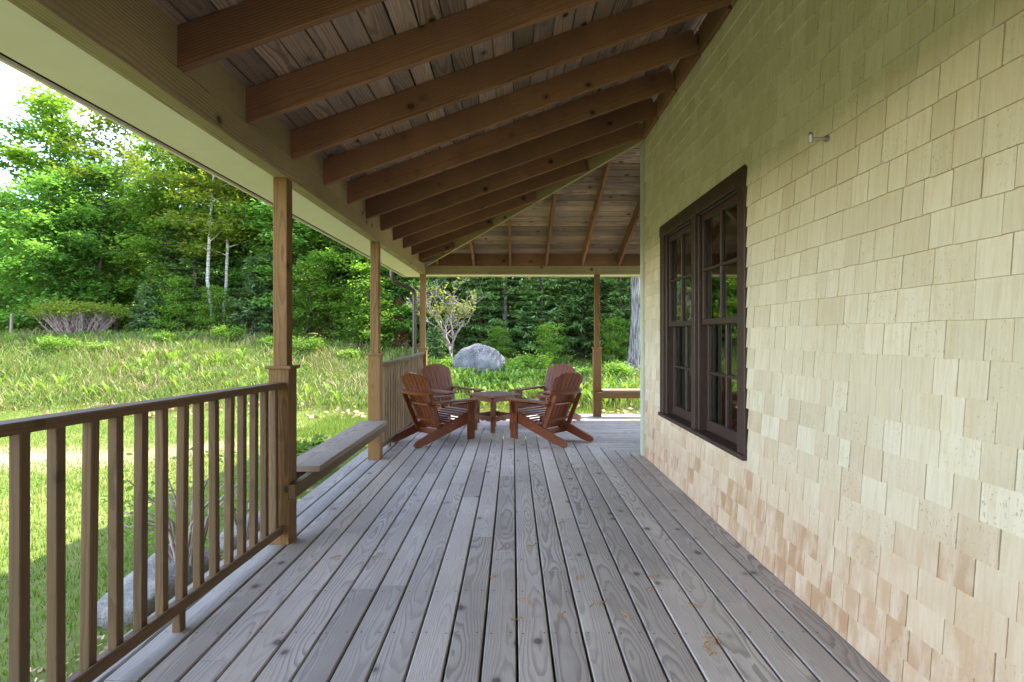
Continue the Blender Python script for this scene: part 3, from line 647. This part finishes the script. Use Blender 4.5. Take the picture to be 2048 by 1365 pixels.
# ------------------------------------------------------------------ fallen catkins on the deck
cps = [(1075, 1085, 1.4), (745, 1116, .8), (660, 1118, .8), (984, 1150, 1.1), (1036, 1200, 1.2), (1116, 1242, 1), (1156, 1160, .9), (1292, 1155, 1), (1378, 1206, 1), (1402, 1275, 1.6), (1436, 1290, 1.8), (1418, 1312, 1.0), (1262, 1240, 1.1), (1292, 1182, .8), (1180, 1214, 1), (1045, 1236, 1), (1128, 1046, .8), (1160, 1018, .9), (1050, 1021, .8), (1214, 1200, .9)]
OR1 = 'first second third fourth fifth sixth seventh eighth ninth tenth eleventh twelfth thirteenth fourteenth fifteenth sixteenth seventeenth eighteenth nineteenth twentieth'.split()
for ci, (px, py, sc) in enumerate(sorted(cps, key=lambda q: -q[1])):
    c = at(px, py, .004); a = rs.uniform(0, 6.28); q = []; P = Vector((0, 0, 0))
    for i in range(9): q.append(tuple(P)); a += rs.uniform(-.9, .9); P = P + Vector((math.cos(a), math.sin(a), 0)) * .011 * sc; P.z = .003 + rs.uniform(0, .005)
    V, Fc = tube_arrays(q, [.0018 + .0016 * rs.random() for _ in q], 5)
    o = link('fallen_catkin', big_mesh('fallen_catkin', V, Fc, M_CATKIN), Matrix.Translation(c), None)
    tag(o, 'curled ochre catkin fallen on the deck boards, %s nearest the camera' % OR1[ci], 'catkin', 'catkins scattered on the deck')

# ------------------------------------------------------------------ rocks
def rock(name, c, size, seed, mat, label, cat, flat=0, pw=2.6):
    rg = np.random.default_rng(seed); nu, nv = 40, 24; V = []
    ph = rg.uniform(0, 6.28, 24)
    for j in range(nv + 1):
        b_ = -math.pi / 2 + math.pi * j / nv
        for i in range(nu):
            a = 2 * math.pi * i / nu; d = np.array([math.cos(b_) * math.cos(a), math.cos(b_) * math.sin(a), math.sin(b_)])
            rr = 1 / (np.sum(np.abs(d) ** pw)) ** (1 / pw)
            rr *= 1 + .06 * math.sin(3 * d[0] + ph[0] + 2 * d[2]) + .05 * math.sin(5 * d[1] + ph[1]) * math.cos(4 * d[2] + ph[2]) + .025 * math.sin(11 * d[0] + 7 * d[2] + ph[3]) + .02 * math.sin(17 * d[1] - 9 * d[0] + ph[4])
            V.append(d * rr)
    V = np.array(V)
    for q in range(16):
        pn = rg.normal(0, 1, 3); pn /= np.linalg.norm(pn); ov = np.clip(V @ pn - rg.uniform(.78, .98), 0, None); V -= ov[:, None] * pn * .92
    V *= np.array(size) * 1.1
    Fc = [(j * nu + i, j * nu + (i + 1) % nu, (j + 1) * nu + (i + 1) % nu, (j + 1) * nu + i) for j in range(nv) for i in range(nu)]
    o = link(name, big_mesh(name, np.array(V), np.array(Fc), mat, True), Matrix.Translation(c), None); return tag(o, label, cat)
rock('boulder', (-1.1, 17.2, float(hgt(-1.1, 17.2)) + .27), (.85, .6, .76), 5, M_ROCK, 'large rounded grey granite boulder in the grass behind the table', 'boulder', pw=2.5)
r1 = rock('edging_rock', (-2.36, 3.72, -.36), (.19, .4, .19), 8, M_ROCK2, 'pale angular granite rock on the lawn below the nearest railing', 'rock', pw=4)
r1.rotation_euler = (.1, .1, -.25)
rock('edging_rock', (-2.3, 4.75, -.38), (.16, .36, .12), 9, M_ROCK2, 'low pale rock in the leaves beside the long bench', 'rock', pw=3.4)

# ------------------------------------------------------------------ vegetation generators
def leaf_quads(C, L_, W_, tilt, rg, up=None, dirs=None):
    n = len(C); nrm_ = np.stack([rg.normal(0, tilt, n), rg.normal(0, tilt, n), np.ones(n)], 1); nrm_ /= np.linalg.norm(nrm_, axis=1)[:, None]
    if dirs is None: a = rg.uniform(0, 6.283, n); dirs = np.stack([np.cos(a), np.sin(a), rg.normal(0, .2, n)], 1)
    u = dirs - nrm_ * np.sum(dirs * nrm_, 1)[:, None]; u /= np.linalg.norm(u, axis=1)[:, None] + 1e-9; v = np.cross(nrm_, u)
    s = rg.uniform(.65, 1.35, n)[:, None]; u = u * L_ * s / 2; v = v * W_ * s / 2
    V = np.stack([C - u, C + v - u * .1, C + u, C - v - u * .1], 1).reshape(-1, 3); Fc = np.arange(4 * n).reshape(n, 4)
    return V, Fc
def deciduous(seed, H, R0, zlow, nbr, nleaf, L_, base_r=.13):
    rg = np.random.default_rng(seed); tr = []; C = []
    k = 9; tp = np.stack([np.cumsum(rg.normal(0, .09, k)), np.cumsum(rg.normal(0, .09, k)), np.linspace(-.3, H * .93, k)], 1); tp[0, :2] = tp[1, :2] = 0
    tr.append(tube_arrays(tp, np.linspace(base_r, .02, k), 8))
    for b in range(nbr):
        f = (b + rg.uniform(0, 1)) / nbr; z = H * (zlow + (.95 - zlow) * f); base = np.array([np.interp(z, tp[:, 2], tp[:, i]) for i in range(3)])
        prof = R0 * (math.sin(math.pi * min(1, .18 + .80 * f)) ** .75) * rg.uniform(.7, 1.15); az = b * 2.4 + rg.uniform(-.5, .5); el = rg.uniform(.05, .45) + .5 * f
        d = np.array([math.cos(az) * math.cos(el), math.sin(az) * math.cos(el), math.sin(el)]); m_ = 6
        bp_ = base + d * np.linspace(0, prof, m_)[:, None] + np.cumsum(rg.normal(0, .05, (m_, 3)), 0) * np.linspace(0, 1, m_)[:, None]
        bp_[:, 2] -= .10 * prof * np.linspace(0, 1, m_) ** 2
        tr.append(tube_arrays(bp_, np.linspace(base_r * .32 * (1 - .6 * f), .008, m_), 5))
        ns = max(4, int(prof * 5))
        for q in range(ns):
            g_ = .25 + .75 * (q + rg.uniform(0, 1)) / ns; c = np.array([np.interp(g_, np.linspace(0, 1, m_), bp_[:, i]) for i in range(3)]); side = rg.normal(0, .30, 3) * np.array([1, 1, .35]) * (.5 + prof * .28)
            nn = int(nleaf * rg.uniform(.5, 1.4)); sp_ = rg.uniform(.22, .42)
            C.append(c + side + rg.normal(0, 1, (nn, 3)) * np.array([sp_, sp_, sp_ * .38]))
    C = np.concatenate(C); return join(tr), leaf_quads(C, L_, L_ * .62, .5, rg)
def spruce(seed, H, rr=.19, dens=1.0, droop=.22, low=.06):
    rg = np.random.default_rng(seed); tr = [tube_arrays(np.array([[0, 0, -.3], [0, 0, H * .5], [rg.normal(0, .05), 0, H]]), [.012 * H + .02, .008 * H, .008], 7)]
    C = []; D = []; z = H * low
    while z < H * .985:
        f = z / H; Rz = H * rr * (1 - f) ** .85 + .10; nb_ = int(rg.integers(5, 8))
        for b in range(nb_):
            az = rg.uniform(0, 6.283); ln = Rz * rg.uniform(.65, 1.12); d = np.array([math.cos(az), math.sin(az), 0]); m_ = max(4, int(ln / .11 * dens)); s_ = np.linspace(.12, 1, m_)
            P = np.array([0, 0, z]) + d * (ln * s_)[:, None]; P[:, 2] += -droop * ln * s_ + .20 * ln * s_ ** 3
            if ln > .5: tr.append(tube_arrays(np.array([[0, 0, z], P[m_ // 2], P[-1]]), [.016, .009, .004], 4))
            for sg in (-1, 1):
                sd = np.array([-d[1], d[0], 0]) * sg; tw = d * .75 + sd * .75; tl = .16 + .30 * ln * (1 - s_ * .8) * .5
                for rep in range(2):
                    fr_ = rg.uniform(.2, .95, m_)[:, None]; C.append(P + tw * tl[:, None] * fr_ + rg.normal(0, .025, (m_, 3)) - np.array([0, 0, 1]) * tl[:, None] * fr_ * .25)
                    D.append(np.tile(tw, (m_, 1)) + rg.normal(0, .3, (m_, 3)))
            C.append(P[-2:] + rg.normal(0, .03, (2, 3))); D.append(np.tile(d, (2, 1)))
        z += rg.uniform(.16, .28) * (H / 9) ** .5
    C = np.concatenate(C); D = np.concatenate(D); return join(tr), leaf_quads(C, .27, .085, .45, rg, dirs=D)
def bushy(seed, rad, hgt_, n, L_, stems=8, hollow=.0):
    rg = np.random.default_rng(seed); tr = []; C = []
    for i in range(stems):
        a = rg.uniform(0, 6.283); r_ = rad * rg.uniform(.3, 1) ; e = np.array([math.cos(a) * r_, math.sin(a) * r_, hgt_ * rg.uniform(.6, 1) * (1 - .3 * (r_ / rad) ** 2)])
        mid = e * .5 + np.array([0, 0, .15 * hgt_]); mid[:2] *= .7; pts = np.array([[rg.normal(0, .05 * rad), rg.normal(0, .05 * rad), -.05], mid, e]); tr.append(tube_arrays(pts, [.012 * hgt_ + .004, .006 * hgt_ + .003, .003], 4))
        nn = n // stems; f = rg.uniform(.45, 1, nn)[:, None]; c = (1 - f) * mid + f * e; C.append(c + rg.normal(0, 1, (nn, 3)) * np.array([rad * .2, rad * .2, hgt_ * .10]))
    C = np.concatenate(C); C[:, 2] = np.abs(C[:, 2]); return join(tr), leaf_quads(C, L_, L_ * .6, .7, rg)
def plant(name, geo, bm, lm, loc, label, cat, group=None, rot=0, sc=1, parts=('trunk', 'crown')):
    r = empty(name, loc); tag(r, label, cat, group)
    for nm, (V, Fc), mt in ((parts[0], geo[0], bm), (parts[1], geo[1], lm)):
        o = bpy.data.objects.new(nm, big_mesh(nm, V, Fc, mt, nm == parts[0])); scene.collection.objects.link(o); o.parent = r
    r.rotation_euler = (0, 0, rot); r.scale = (sc,) * 3; return r
PROTO = {}
def grow(kind, x, y, sc, label, cat='tree', group=None, name=None, dz=0, lean=None):
    geo, bm, lm, nm, parts = KINDS[kind]; loc = (x, y, float(hgt(x, y)) + dz)
    if kind in PROTO:
        r = copy_tree(PROTO[kind]); r.location = loc; r.name = name or nm
        if 'group' in r.keys(): del r['group']
        tag(r, label, cat, group)
    else:
        r = plant(name or nm, geo, bm, lm, loc, label, cat, group, parts=parts); PROTO[kind] = r
    r.rotation_euler = (0, lean or 0, rt.uniform(0, 6.28)); r.scale = (sc,) * 3; return r
rt = random.Random(21); TC = ('trunk', 'crown'); SC_ = ('stems', 'foliage')
KINDS = {
    'maple1': (deciduous(1, 11.5, 3.1, .14, 34, 62, .20), M_BARK, M_LEAF_A, 'maple_tree', TC),
    'maple2': (deciduous(2, 10.5, 2.8, .10, 32, 62, .20), M_BARK, M_LEAF_C, 'maple_tree', TC),
    'birch1': (deciduous(3, 11.5, 2.2, .30, 26, 52, .16, .085), M_BIRCH, M_LEAF_B, 'birch_tree', TC),
    'beech1': (deciduous(4, 8.0, 2.7, .07, 28, 60, .18, .10), M_BARK, M_LEAF_C, 'beech_tree', TC),
    'spruce1': (spruce(5, 10.5), M_BARK, M_NEED, 'spruce_tree', TC),
    'spruce2': (spruce(6, 7.5, .23), M_BARK, M_NEED, 'spruce_tree', TC),
    'fir1': (spruce(7, 3.6, .30, 1.3, .15, .03), M_BARK, M_PINE, 'young_fir', TC),
    'sapling': (deciduous(8, 4.2, 1.7, .08, 18, 50, .15, .05), M_BARK, M_LEAF_A, 'maple_sapling', TC),
    'deadfir': (spruce(9, 5.5, .16, .55), M_BARK, M_DEADN, 'dead_fir', TC),
    'shrub1': (bushy(10, .75, .8, 1500, .09, 12), M_TWIG2, M_LEAF_A, 'leafy_shrub', SC_),
    'shrub2': (bushy(12, .5, .55, 900, .085, 9), M_TWIG2, M_FERN, 'leafy_shrub', SC_),
    'twig1': (bushy(13, .42, .95, 420, .035, 16), M_TWIG2, M_LEAF_A, 'twiggy_shrub', SC_),
}
ORD = 'first second third fourth fifth sixth seventh eighth ninth tenth eleventh twelfth thirteenth fourteenth fifteenth sixteenth seventeenth eighteenth nineteenth twentieth'.split()
ZONES = [(545, 'left of the nearest post'), (737, 'between the nearest post and the bench post'), (837, 'between the bench post and the corner post'), (1190, 'between the corner post and the lone far post'), (9999, 'right of the lone far post')]
def zoned(items, text):
    """items (px, ...) -> a label each: which one from the left, in which gap between the posts"""
    out = {}; lo = -9999
    for hi, zn in ZONES:
        q = sorted([i for i, it in enumerate(items) if lo <= it[0] < hi], key=lambda i: items[i][0]); lo = hi
        for r_, i in enumerate(q): out[i] = text % (('the only one' if len(q) == 1 else ORD[r_] + ' from the left'), zn)
    return [out[i] for i in range(len(items))]
# ---- forest edge: pixel column + depth -> place
def tree_at(kind, px, y, sc, label, **kw): return grow(kind, (px - VPX) / F * y, y, sc, label, **kw)
tree_at('maple1', 95, 25, 1.0, 'tall leafy maple whose crown stands out against the sky at far left')
tree_at('birch1', 232, 25.5, 1.08, 'yellow-green birch rising beside the tall maple under the eave')
tree_at('birch1', 447, 22.8, .95, 'birch with the brightest white trunk left of the nearest post')
tree_at('birch1', 424, 22.3, .98, 'thinner pale birch trunk just left of the brightest white birch')
tree_at('maple2', 492, 24.5, .95, 'bright green maple crown beside the white birches')
tree_at('fir1', 505, 21.8, .92, 'young blue-green fir directly left of the nearest post')
tree_at('fir1', 290, 21.5, .62, 'small soft-needled fir right of the round bare-stemmed bush')
tree_at('fir1', 868, 18.6, .52, 'small soft-needled pine just left of the boulder')
tree_at('deadfir', 652, 21.8, .42, 'rusty brown dead fir between the two left posts')
tree_at('deadfir', 798, 21.6, .4, 'rusty dead fir in the wood behind the downspout')
tree_at('beech1', 655, 23.6, .95, 'bright green beech filling the gap between the two left posts')
tree_at('maple1', 720, 22.2, .62, 'bright green maple in front of the conifers behind the bench post')
tree_at('maple2', 590, 22.6, .8, 'bright green maple seen just right of the nearest post')
tree_at('beech1', 800, 22.4, .7, 'bright green beech behind the downspout')
tree_at('maple2', 0, 27, .72, 'lower yellow-green tree at the left edge of the picture')
G1 = 'leafy trees in the dense tree line'; LB1 = 'leafy green broad-leaved tree standing in the dense tree line'
G2 = 'dark conifers in the dense tree line'; LB2 = 'dark green conifer standing in the dense tree line'
TL1 = ((-130, 25), (45, 30), (160, 29), (195, 24), (300, 27), (345, 24), (390, 29), (560, 27), (610, 26), (700, 25), (740, 28), (790, 26), (520, 31), (270, 32), (640, 31), (860, 27), (90, 22.5), (950, 31), (-60, 23))
for (px, y), LB1 in zip(TL1, zoned(TL1, 'leafy wood tree, %s %s')):
    k_ = rt.choice(['maple1', 'maple2', 'beech1', 'beech1', 'birch1']) if y > 23 else 'beech1'
    s_ = rt.uniform(.85, 1.1) * (.62 if px < 60 else 1.0) * (.9 if k_.startswith('maple') else 1.0)
    tree_at(k_, px, y, s_, LB1, group=G1)
TL2 = ((140, 24, .75), (330, 22.8, .7), (390, 23.2, .8), (575, 22.6, .8), (700, 22.4, .85), (735, 24, .95), (775, 22.9, .8), (822, 24, .95), (905, 23.5, 1.0), (960, 22.5, .95), (1010, 22, .9), (1050, 23, 1), (1085, 21.6, .85), (1125, 22.4, .95), (1165, 22, 1), (1205, 22.8, .95), (1240, 21.8, .9), (1290, 22.6, 1), (1340, 22, 1), (1000, 26, 1.1), (1070, 26, 1.1), (1140, 26, 1.1), (1210, 26, 1.1), (1300, 27, 1.1), (930, 27, 1.1), (860, 25.5, 1.0), (480, 26, .9), (60, 26, .6), (230, 28, .85))
for (px, y, s_), LB2 in zip(TL2, zoned(TL2, 'dark conifer, %s %s')):
    tree_at(rt.choice(['spruce1', 'spruce2', 'spruce2']), px, y, s_, LB2, group=G2)
TL3 = ((360, 21.5, .6), (600, 21.4, .75), (690, 20.9, .6), (760, 20.6, .7), (1110, 19.9, .4), (1230, 20.2, .45), (130, 22.4, .7), (30, 22.8, .6), (410, 21.4, .5), (990, 20.3, .35))
for (px, y, s_), lb in zip(TL3, zoned(TL3, 'low green sapling, %s %s')):
    tree_at('sapling', px, y, s_, lb, cat='sapling', group='saplings at the foot of the tree line')
# ---- broken trunk at the right, fruit tree, bare-stemmed bush, stake
rg = np.random.default_rng(4); zz = np.linspace(-.3, 8, 14); X_ = 3.95 + .10 * np.sin(zz * .9) + .035 * zz
geo = tube_arrays(np.stack([X_ - 3.95, .05 * np.sin(zz), zz], 1), .19 - .010 * zz + .09 * np.exp(-np.clip(zz, 0, 9) * 3), 12)
br = []
for i in range(26):
    z_ = rg.uniform(3.4, 8); a = rg.uniform(0, 6.28); ln = rg.uniform(1, 2.4); b0 = np.array([np.interp(z_, zz, X_ - 3.95), 0, z_]); br.append((b0, b0 + np.array([math.cos(a) * ln, math.sin(a) * ln, .5 * ln])))
tr_ = [geo] + [tube_arrays(np.array([a, (a + b) / 2 + [0, 0, .1], b]), [.05, .03, .01], 5) for a, b in br]
C = np.concatenate([a + (b - a) * rg.uniform(.3, 1, (220, 1)) + rg.normal(0, .3, (220, 3)) for a, b in br])
plant('tall_tree', (join(tr_), leaf_quads(C, .15, .09, .5, rg)), M_OAKB, M_LEAF_B, (3.95, 18.2, float(hgt(3.95, 18.2))), 'thick furrowed grey trunk standing right beside the house corner', 'tree')
def fruit(seed):
    rg = np.random.default_rng(seed); tr = []; C = []
    def rec(p, d, ln, r_, dep):
        m_ = 4; P = [p]
        for i in range(m_): d = d + rg.normal(0, .13, 3); d[2] += .04; d /= np.linalg.norm(d); P.append(P[-1] + d * ln / m_)
        P = np.array(P); tr.append(tube_arrays(P, np.linspace(r_, r_ * .62, m_ + 1), 5 if dep else 7))
        if dep >= 3:
            nn = int(rg.integers(0, 9)) if P[-1, 2] < 2.0 or rg.uniform() < .3 else 0; C.append(P[rg.integers(1, m_ + 1, nn)] + rg.normal(0, .06, (nn, 3)))
        if dep < 5:
            for q in range(int(rg.integers(2, 4)) + (dep == 0) * 2):
                a = rg.uniform(0, 6.283); s_ = rg.uniform(.45, .95); side = np.array([math.cos(a), math.sin(a), rg.uniform(-.1, .5)]); nd = d * .75 + side * s_; nd /= np.linalg.norm(nd)
                rec(P[int(rg.integers(m_ - 1, m_ + 1))], nd, ln * rg.uniform(.66, .86), r_ * .6, dep + 1)
    rec(np.array([0, 0, -.1]), np.array([-.08, 0, 1.]), .95, .06, 0)
    return join(tr), leaf_quads(np.concatenate(C), .10, .06, .6, rg)
plant('fruit_tree', fruit(6), M_TWIG, M_YLEAF, (-1.95, 18.0, float(hgt(-1.95, 18.0))), 'small pale-branched fruit tree with sparse yellow-green leaves by the boulder', 'tree', rot=.6, sc=1.22)
rg = np.random.default_rng(31); tr = []; C = []
for i in range(90):
    a = rg.uniform(0, 6.283); r_ = 1.5 * math.sqrt(rg.uniform(.02, 1)); e = np.array([math.cos(a) * r_, math.sin(a) * r_ * .8, 1.15 - .18 * (r_ / 1.5) ** 3 + rg.normal(0, .05)]); b0 = e * [.35, .35, 0]; md = b0 * .5 + e * .5 + rg.normal(0, .07, 3)
    tr.append(tube_arrays(np.array([b0, md, e]), [.022, .015, .006], 4))
    for q in range(3): f = rg.uniform(.35, .8); s0 = b0 + (e - b0) * f; tr.append(tube_arrays(np.array([s0, s0 + rg.normal(0, .12, 3) + [0, 0, .12], s0 + rg.normal(0, .2, 3) + [0, 0, .26]]), [.01, .007, .003], 4))
    C.append(e + rg.normal(0, 1, (42, 3)) * [.21, .21, .12] + [0, 0, .04])
plant('round_bush', (join(tr), leaf_quads(np.concatenate(C), .11, .065, .5, rg)), M_TWIG2, M_LEAF_B, (-16.1, 20.2, float(hgt(-16.1, 20.2)) - .02), 'wide flat-topped bush with bare mauve-grey stems on the bank', 'bush', parts=SC_)
sx, sy = (22 - VPX) / F * 20.0, 20.0
o = plank('wooden_stake', (sx, sy, float(hgt(sx, sy)) - .1), (sx + .02, sy, float(hgt(sx, sy)) + 1.0), .07, .07, M_BENCH, None, up=(0, 1, 0)); tag(o, 'thin upright wooden stake in the weeds at the left edge', 'stake')
# ---- shrubs on the bank and by the deck
TL4 = ((115, 17.3, .75, 'shrub1'), (200, 17.6, .8, 'shrub2'), (620, 18.5, .9, 'shrub1'), (700, 18.4, .9, 'shrub2'), (1020, 17.2, .9, 'shrub1'), (1060, 18, 1, 'shrub1'), (1100, 17.6, .7, 'shrub2'), (1160, 17.4, .8, 'shrub2'), (880, 17.3, .8, 'shrub1'), (840, 18.2, 1, 'shrub2'), (1235, 17.2, .8, 'shrub1'), (330, 19, .9, 'shrub2'), (450, 19.5, .9, 'shrub1'), (540, 19, .8, 'shrub2'))
for (px, y, s_, kd), lb in zip(TL4, zoned(TL4, 'low bank shrub, %s %s')):
    tree_at(kd, px, y, s_, lb, cat='shrub', group='shrubs among the weeds')
grow('twig1', -2.25, 3.75, 1.15, 'thin twiggy green shrub growing beside the nearest railing', 'shrub'); grow('twig1', -2.2, 4.5, .75, 'small twiggy shrub growing under the left bench', 'shrub')
grow('shrub2', -2.6, 6.9, .85, 'small dark leafy plant beyond the long bench', 'shrub'); grow('shrub2', -2.15, 4.95, .4, 'low leafy plant at the deck edge beneath the bench seat', 'shrub')
# ---- grass, weeds, ferns, litter
def blades(n, xr, yr, keep, h0, h1, wd, mat, name, label, lean=.5, two=False):
    x = RNG.uniform(*xr, n); y = RNG.uniform(*yr, n); kp = RNG.uniform(0, 1, n) < keep(x, y); x, y = x[kp], y[kp]; n = len(x)
    z = hgt(x, y) - .01; h = RNG.uniform(h0, h1, n) * RNG.uniform(.6, 1.1, n); a = RNG.uniform(0, 6.283, n); la = RNG.uniform(0, 6.283, n); le = h * RNG.uniform(.1, 1, n) * lean
    ux, uy = np.cos(a) * wd / 2, np.sin(a) * wd / 2
    tip = np.stack([x + np.cos(la) * le, y + np.sin(la) * le, z + h], 1)
    if two:
        mid = np.stack([x + np.cos(la) * le * .35, y + np.sin(la) * le * .35, z + h * .62], 1); U = np.stack([ux, uy, np.zeros(n)], 1)
        V = np.stack([np.stack([x, y, z], 1) - U * .5, mid + U, tip, mid - U], 1).reshape(-1, 3); Fc = np.arange(4 * n).reshape(n, 4)
    else:
        V = np.stack([np.stack([x - ux, y - uy, z], 1), np.stack([x + ux, y + uy, z], 1), tip], 1).reshape(-1, 3); Fc = np.arange(3 * n).reshape(n, 3)
    return tag(link(name, big_mesh(name, V, Fc, mat), Matrix.Identity(4), None), label, name.replace('_', ' '), kind='stuff')
def wildf(x, y): return sstep(12.2, 14.2, y + .12 * np.clip(-x - 8, 0, 12) + .5 * bumpy(x * 2, y * 2))
patch = lambda x, y: .55 + .6 * bumpy(x * 1.1 + 3, y * 1.3)
blades(330000, (-17, -1.8), (.3, 15), lambda x, y: (1 - wildf(x, y)) * (1 - .93 * dirt(x, y)) * np.clip(patch(x, y) + .45, .25, 1), .035, .085, .011, M_GRASS, 'lawn_grass', 'short sunlit lawn grass beside the porch')
blades(90000, (-4, 9), (9.5, 16.5), lambda x, y: np.clip(.5 + patch(x, y), .3, 1), .05, .16, .014, M_GRASS, 'meadow_grass', 'longer grass between the porch and the boulder')
blades(210000, (-26, 9), (12, 24), lambda x, y: wildf(x, y) * np.clip(patch(x * .9, y * 1.1) + .15, .06, 1), .12, .42, .028, M_WEED, 'bank_weeds', 'tangled pale green weeds covering the bank', .9, True)
blades(60000, (-26, 9), (12, 23), lambda x, y: wildf(x, y) * np.clip(.1 - bumpy(x * 1.2, y * 1.3), 0, 1), .15, .55, .02, M_LITTER, 'dry_stalks', 'dry tan stalks standing among the weeds of the bank', .8, True)
def fern_patch(n, xr, yr, keep, s0, s1, mat, name, label):
    x = RNG.uniform(*xr, n); y = RNG.uniform(*yr, n); kp = RNG.uniform(0, 1, n) < keep(x, y); x, y = x[kp], y[kp]; n = len(x); z = hgt(x, y); nf = 9
    a = (np.arange(nf) * 6.283 / nf)[None, :] + RNG.uniform(0, 6.28, (n, 1)) + RNG.normal(0, .2, (n, nf)); s = RNG.uniform(s0, s1, (n, 1)) * RNG.uniform(.7, 1.2, (n, nf)); d = np.stack([np.cos(a), np.sin(a), 0 * a], -1); sd = np.stack([-np.sin(a), np.cos(a), 0 * a], -1)
    B = np.stack([x, y, z], -1)[:, None, :]; up = np.array([0, 0, 1.])
    rows = []
    for f, hh, ww in ((.08, .15, .01), (.35, .62, .065), (.65, .92, .05), (1.0, .90, .004)):
        c = B + d * (s * f * .75)[..., None] + up * (s * hh)[..., None]; rows += [c - sd * (s * ww)[..., None], c + sd * (s * ww)[..., None]]
    V = np.stack(rows, 2).reshape(-1, 8, 3); m_ = len(V); i0 = (np.arange(m_) * 8)[:, None, None]; Fc = (i0 + np.array([[0, 1, 3, 2], [2, 3, 5, 4], [4, 5, 7, 6]])[None]).reshape(-1, 4)
    return tag(link(name, big_mesh(name, V.reshape(-1, 3), Fc, mat), Matrix.Identity(4), None), label, name.replace('_', ' '), kind='stuff')
fern_patch(5200, (-26, 9), (13, 24), lambda x, y: wildf(x, y) * np.clip(.15 + bumpy(x * .8 + 1, y * .9), 0, 1), .18, .42, M_FERN, 'fern_patch', 'yellow-green ferns growing in patches on the bank')
fern_patch(1500, (-3.2, 5), (13.2, 17), lambda x, y: np.clip(.35 + bumpy(x * .8 + 1, y * .9), 0, .9), .25, .5, M_FERN, 'tall_ferns', 'bright ferns growing in front of the boulder')
n = 30000; x = RNG.uniform(-20, 6, n); y = RNG.uniform(11.5, 22, n); kp = RNG.uniform(0, 1, n) < np.clip(.15 - bumpy(x * 1.2, y * 1.3), .02, 1); x, y = x[kp], y[kp]
V, Fc = leaf_quads(np.stack([x, y, hgt(x, y) + RNG.uniform(.01, .10, len(x))], 1), .13, .09, .6, RNG)
tag(link('leaf_litter', big_mesh('leaf_litter', V, Fc, M_LITTER), Matrix.Identity(4), None), 'dry tan fallen leaves lying among the weeds', 'leaf litter', kind='stuff')
n = 900; x = RNG.uniform(-2.5, -1.8, n); y = RNG.uniform(2.2, 6.5, n)
V, Fc = leaf_quads(np.stack([x, y, hgt(x, y) + RNG.uniform(.01, .05, n)], 1), .035, .024, .5, RNG)
tag(link('deck_edge_litter', big_mesh('deck_edge_litter', V, Fc, M_LITTER), Matrix.Identity(4), None), 'dead leaves gathered along the foot of the deck', 'leaf litter', kind='stuff')

# ---- the wood goes on behind the first rows of trees as one mass
n = 60000; x = RNG.uniform(-75, 35, n); y = 37 + RNG.uniform(0, 1, n) * 9; top = 9 + 2.5 * np.sin(x * .45) + 1.8 * np.sin(x * 1.3 + 2) + RNG.normal(0, .6, n); top = np.where(x / y < -.86, top * .62, top)
V, Fc = leaf_quads(np.stack([x, y, hgt(x, y) + RNG.uniform(0, 1, n) * top], 1), .75, .45, .8, RNG)
tag(link('far_wood', big_mesh('far_wood', V, Fc, M_LEAF_A), Matrix.Identity(4), None), 'far green wood behind the first rows of trees', 'wood', kind='stuff')
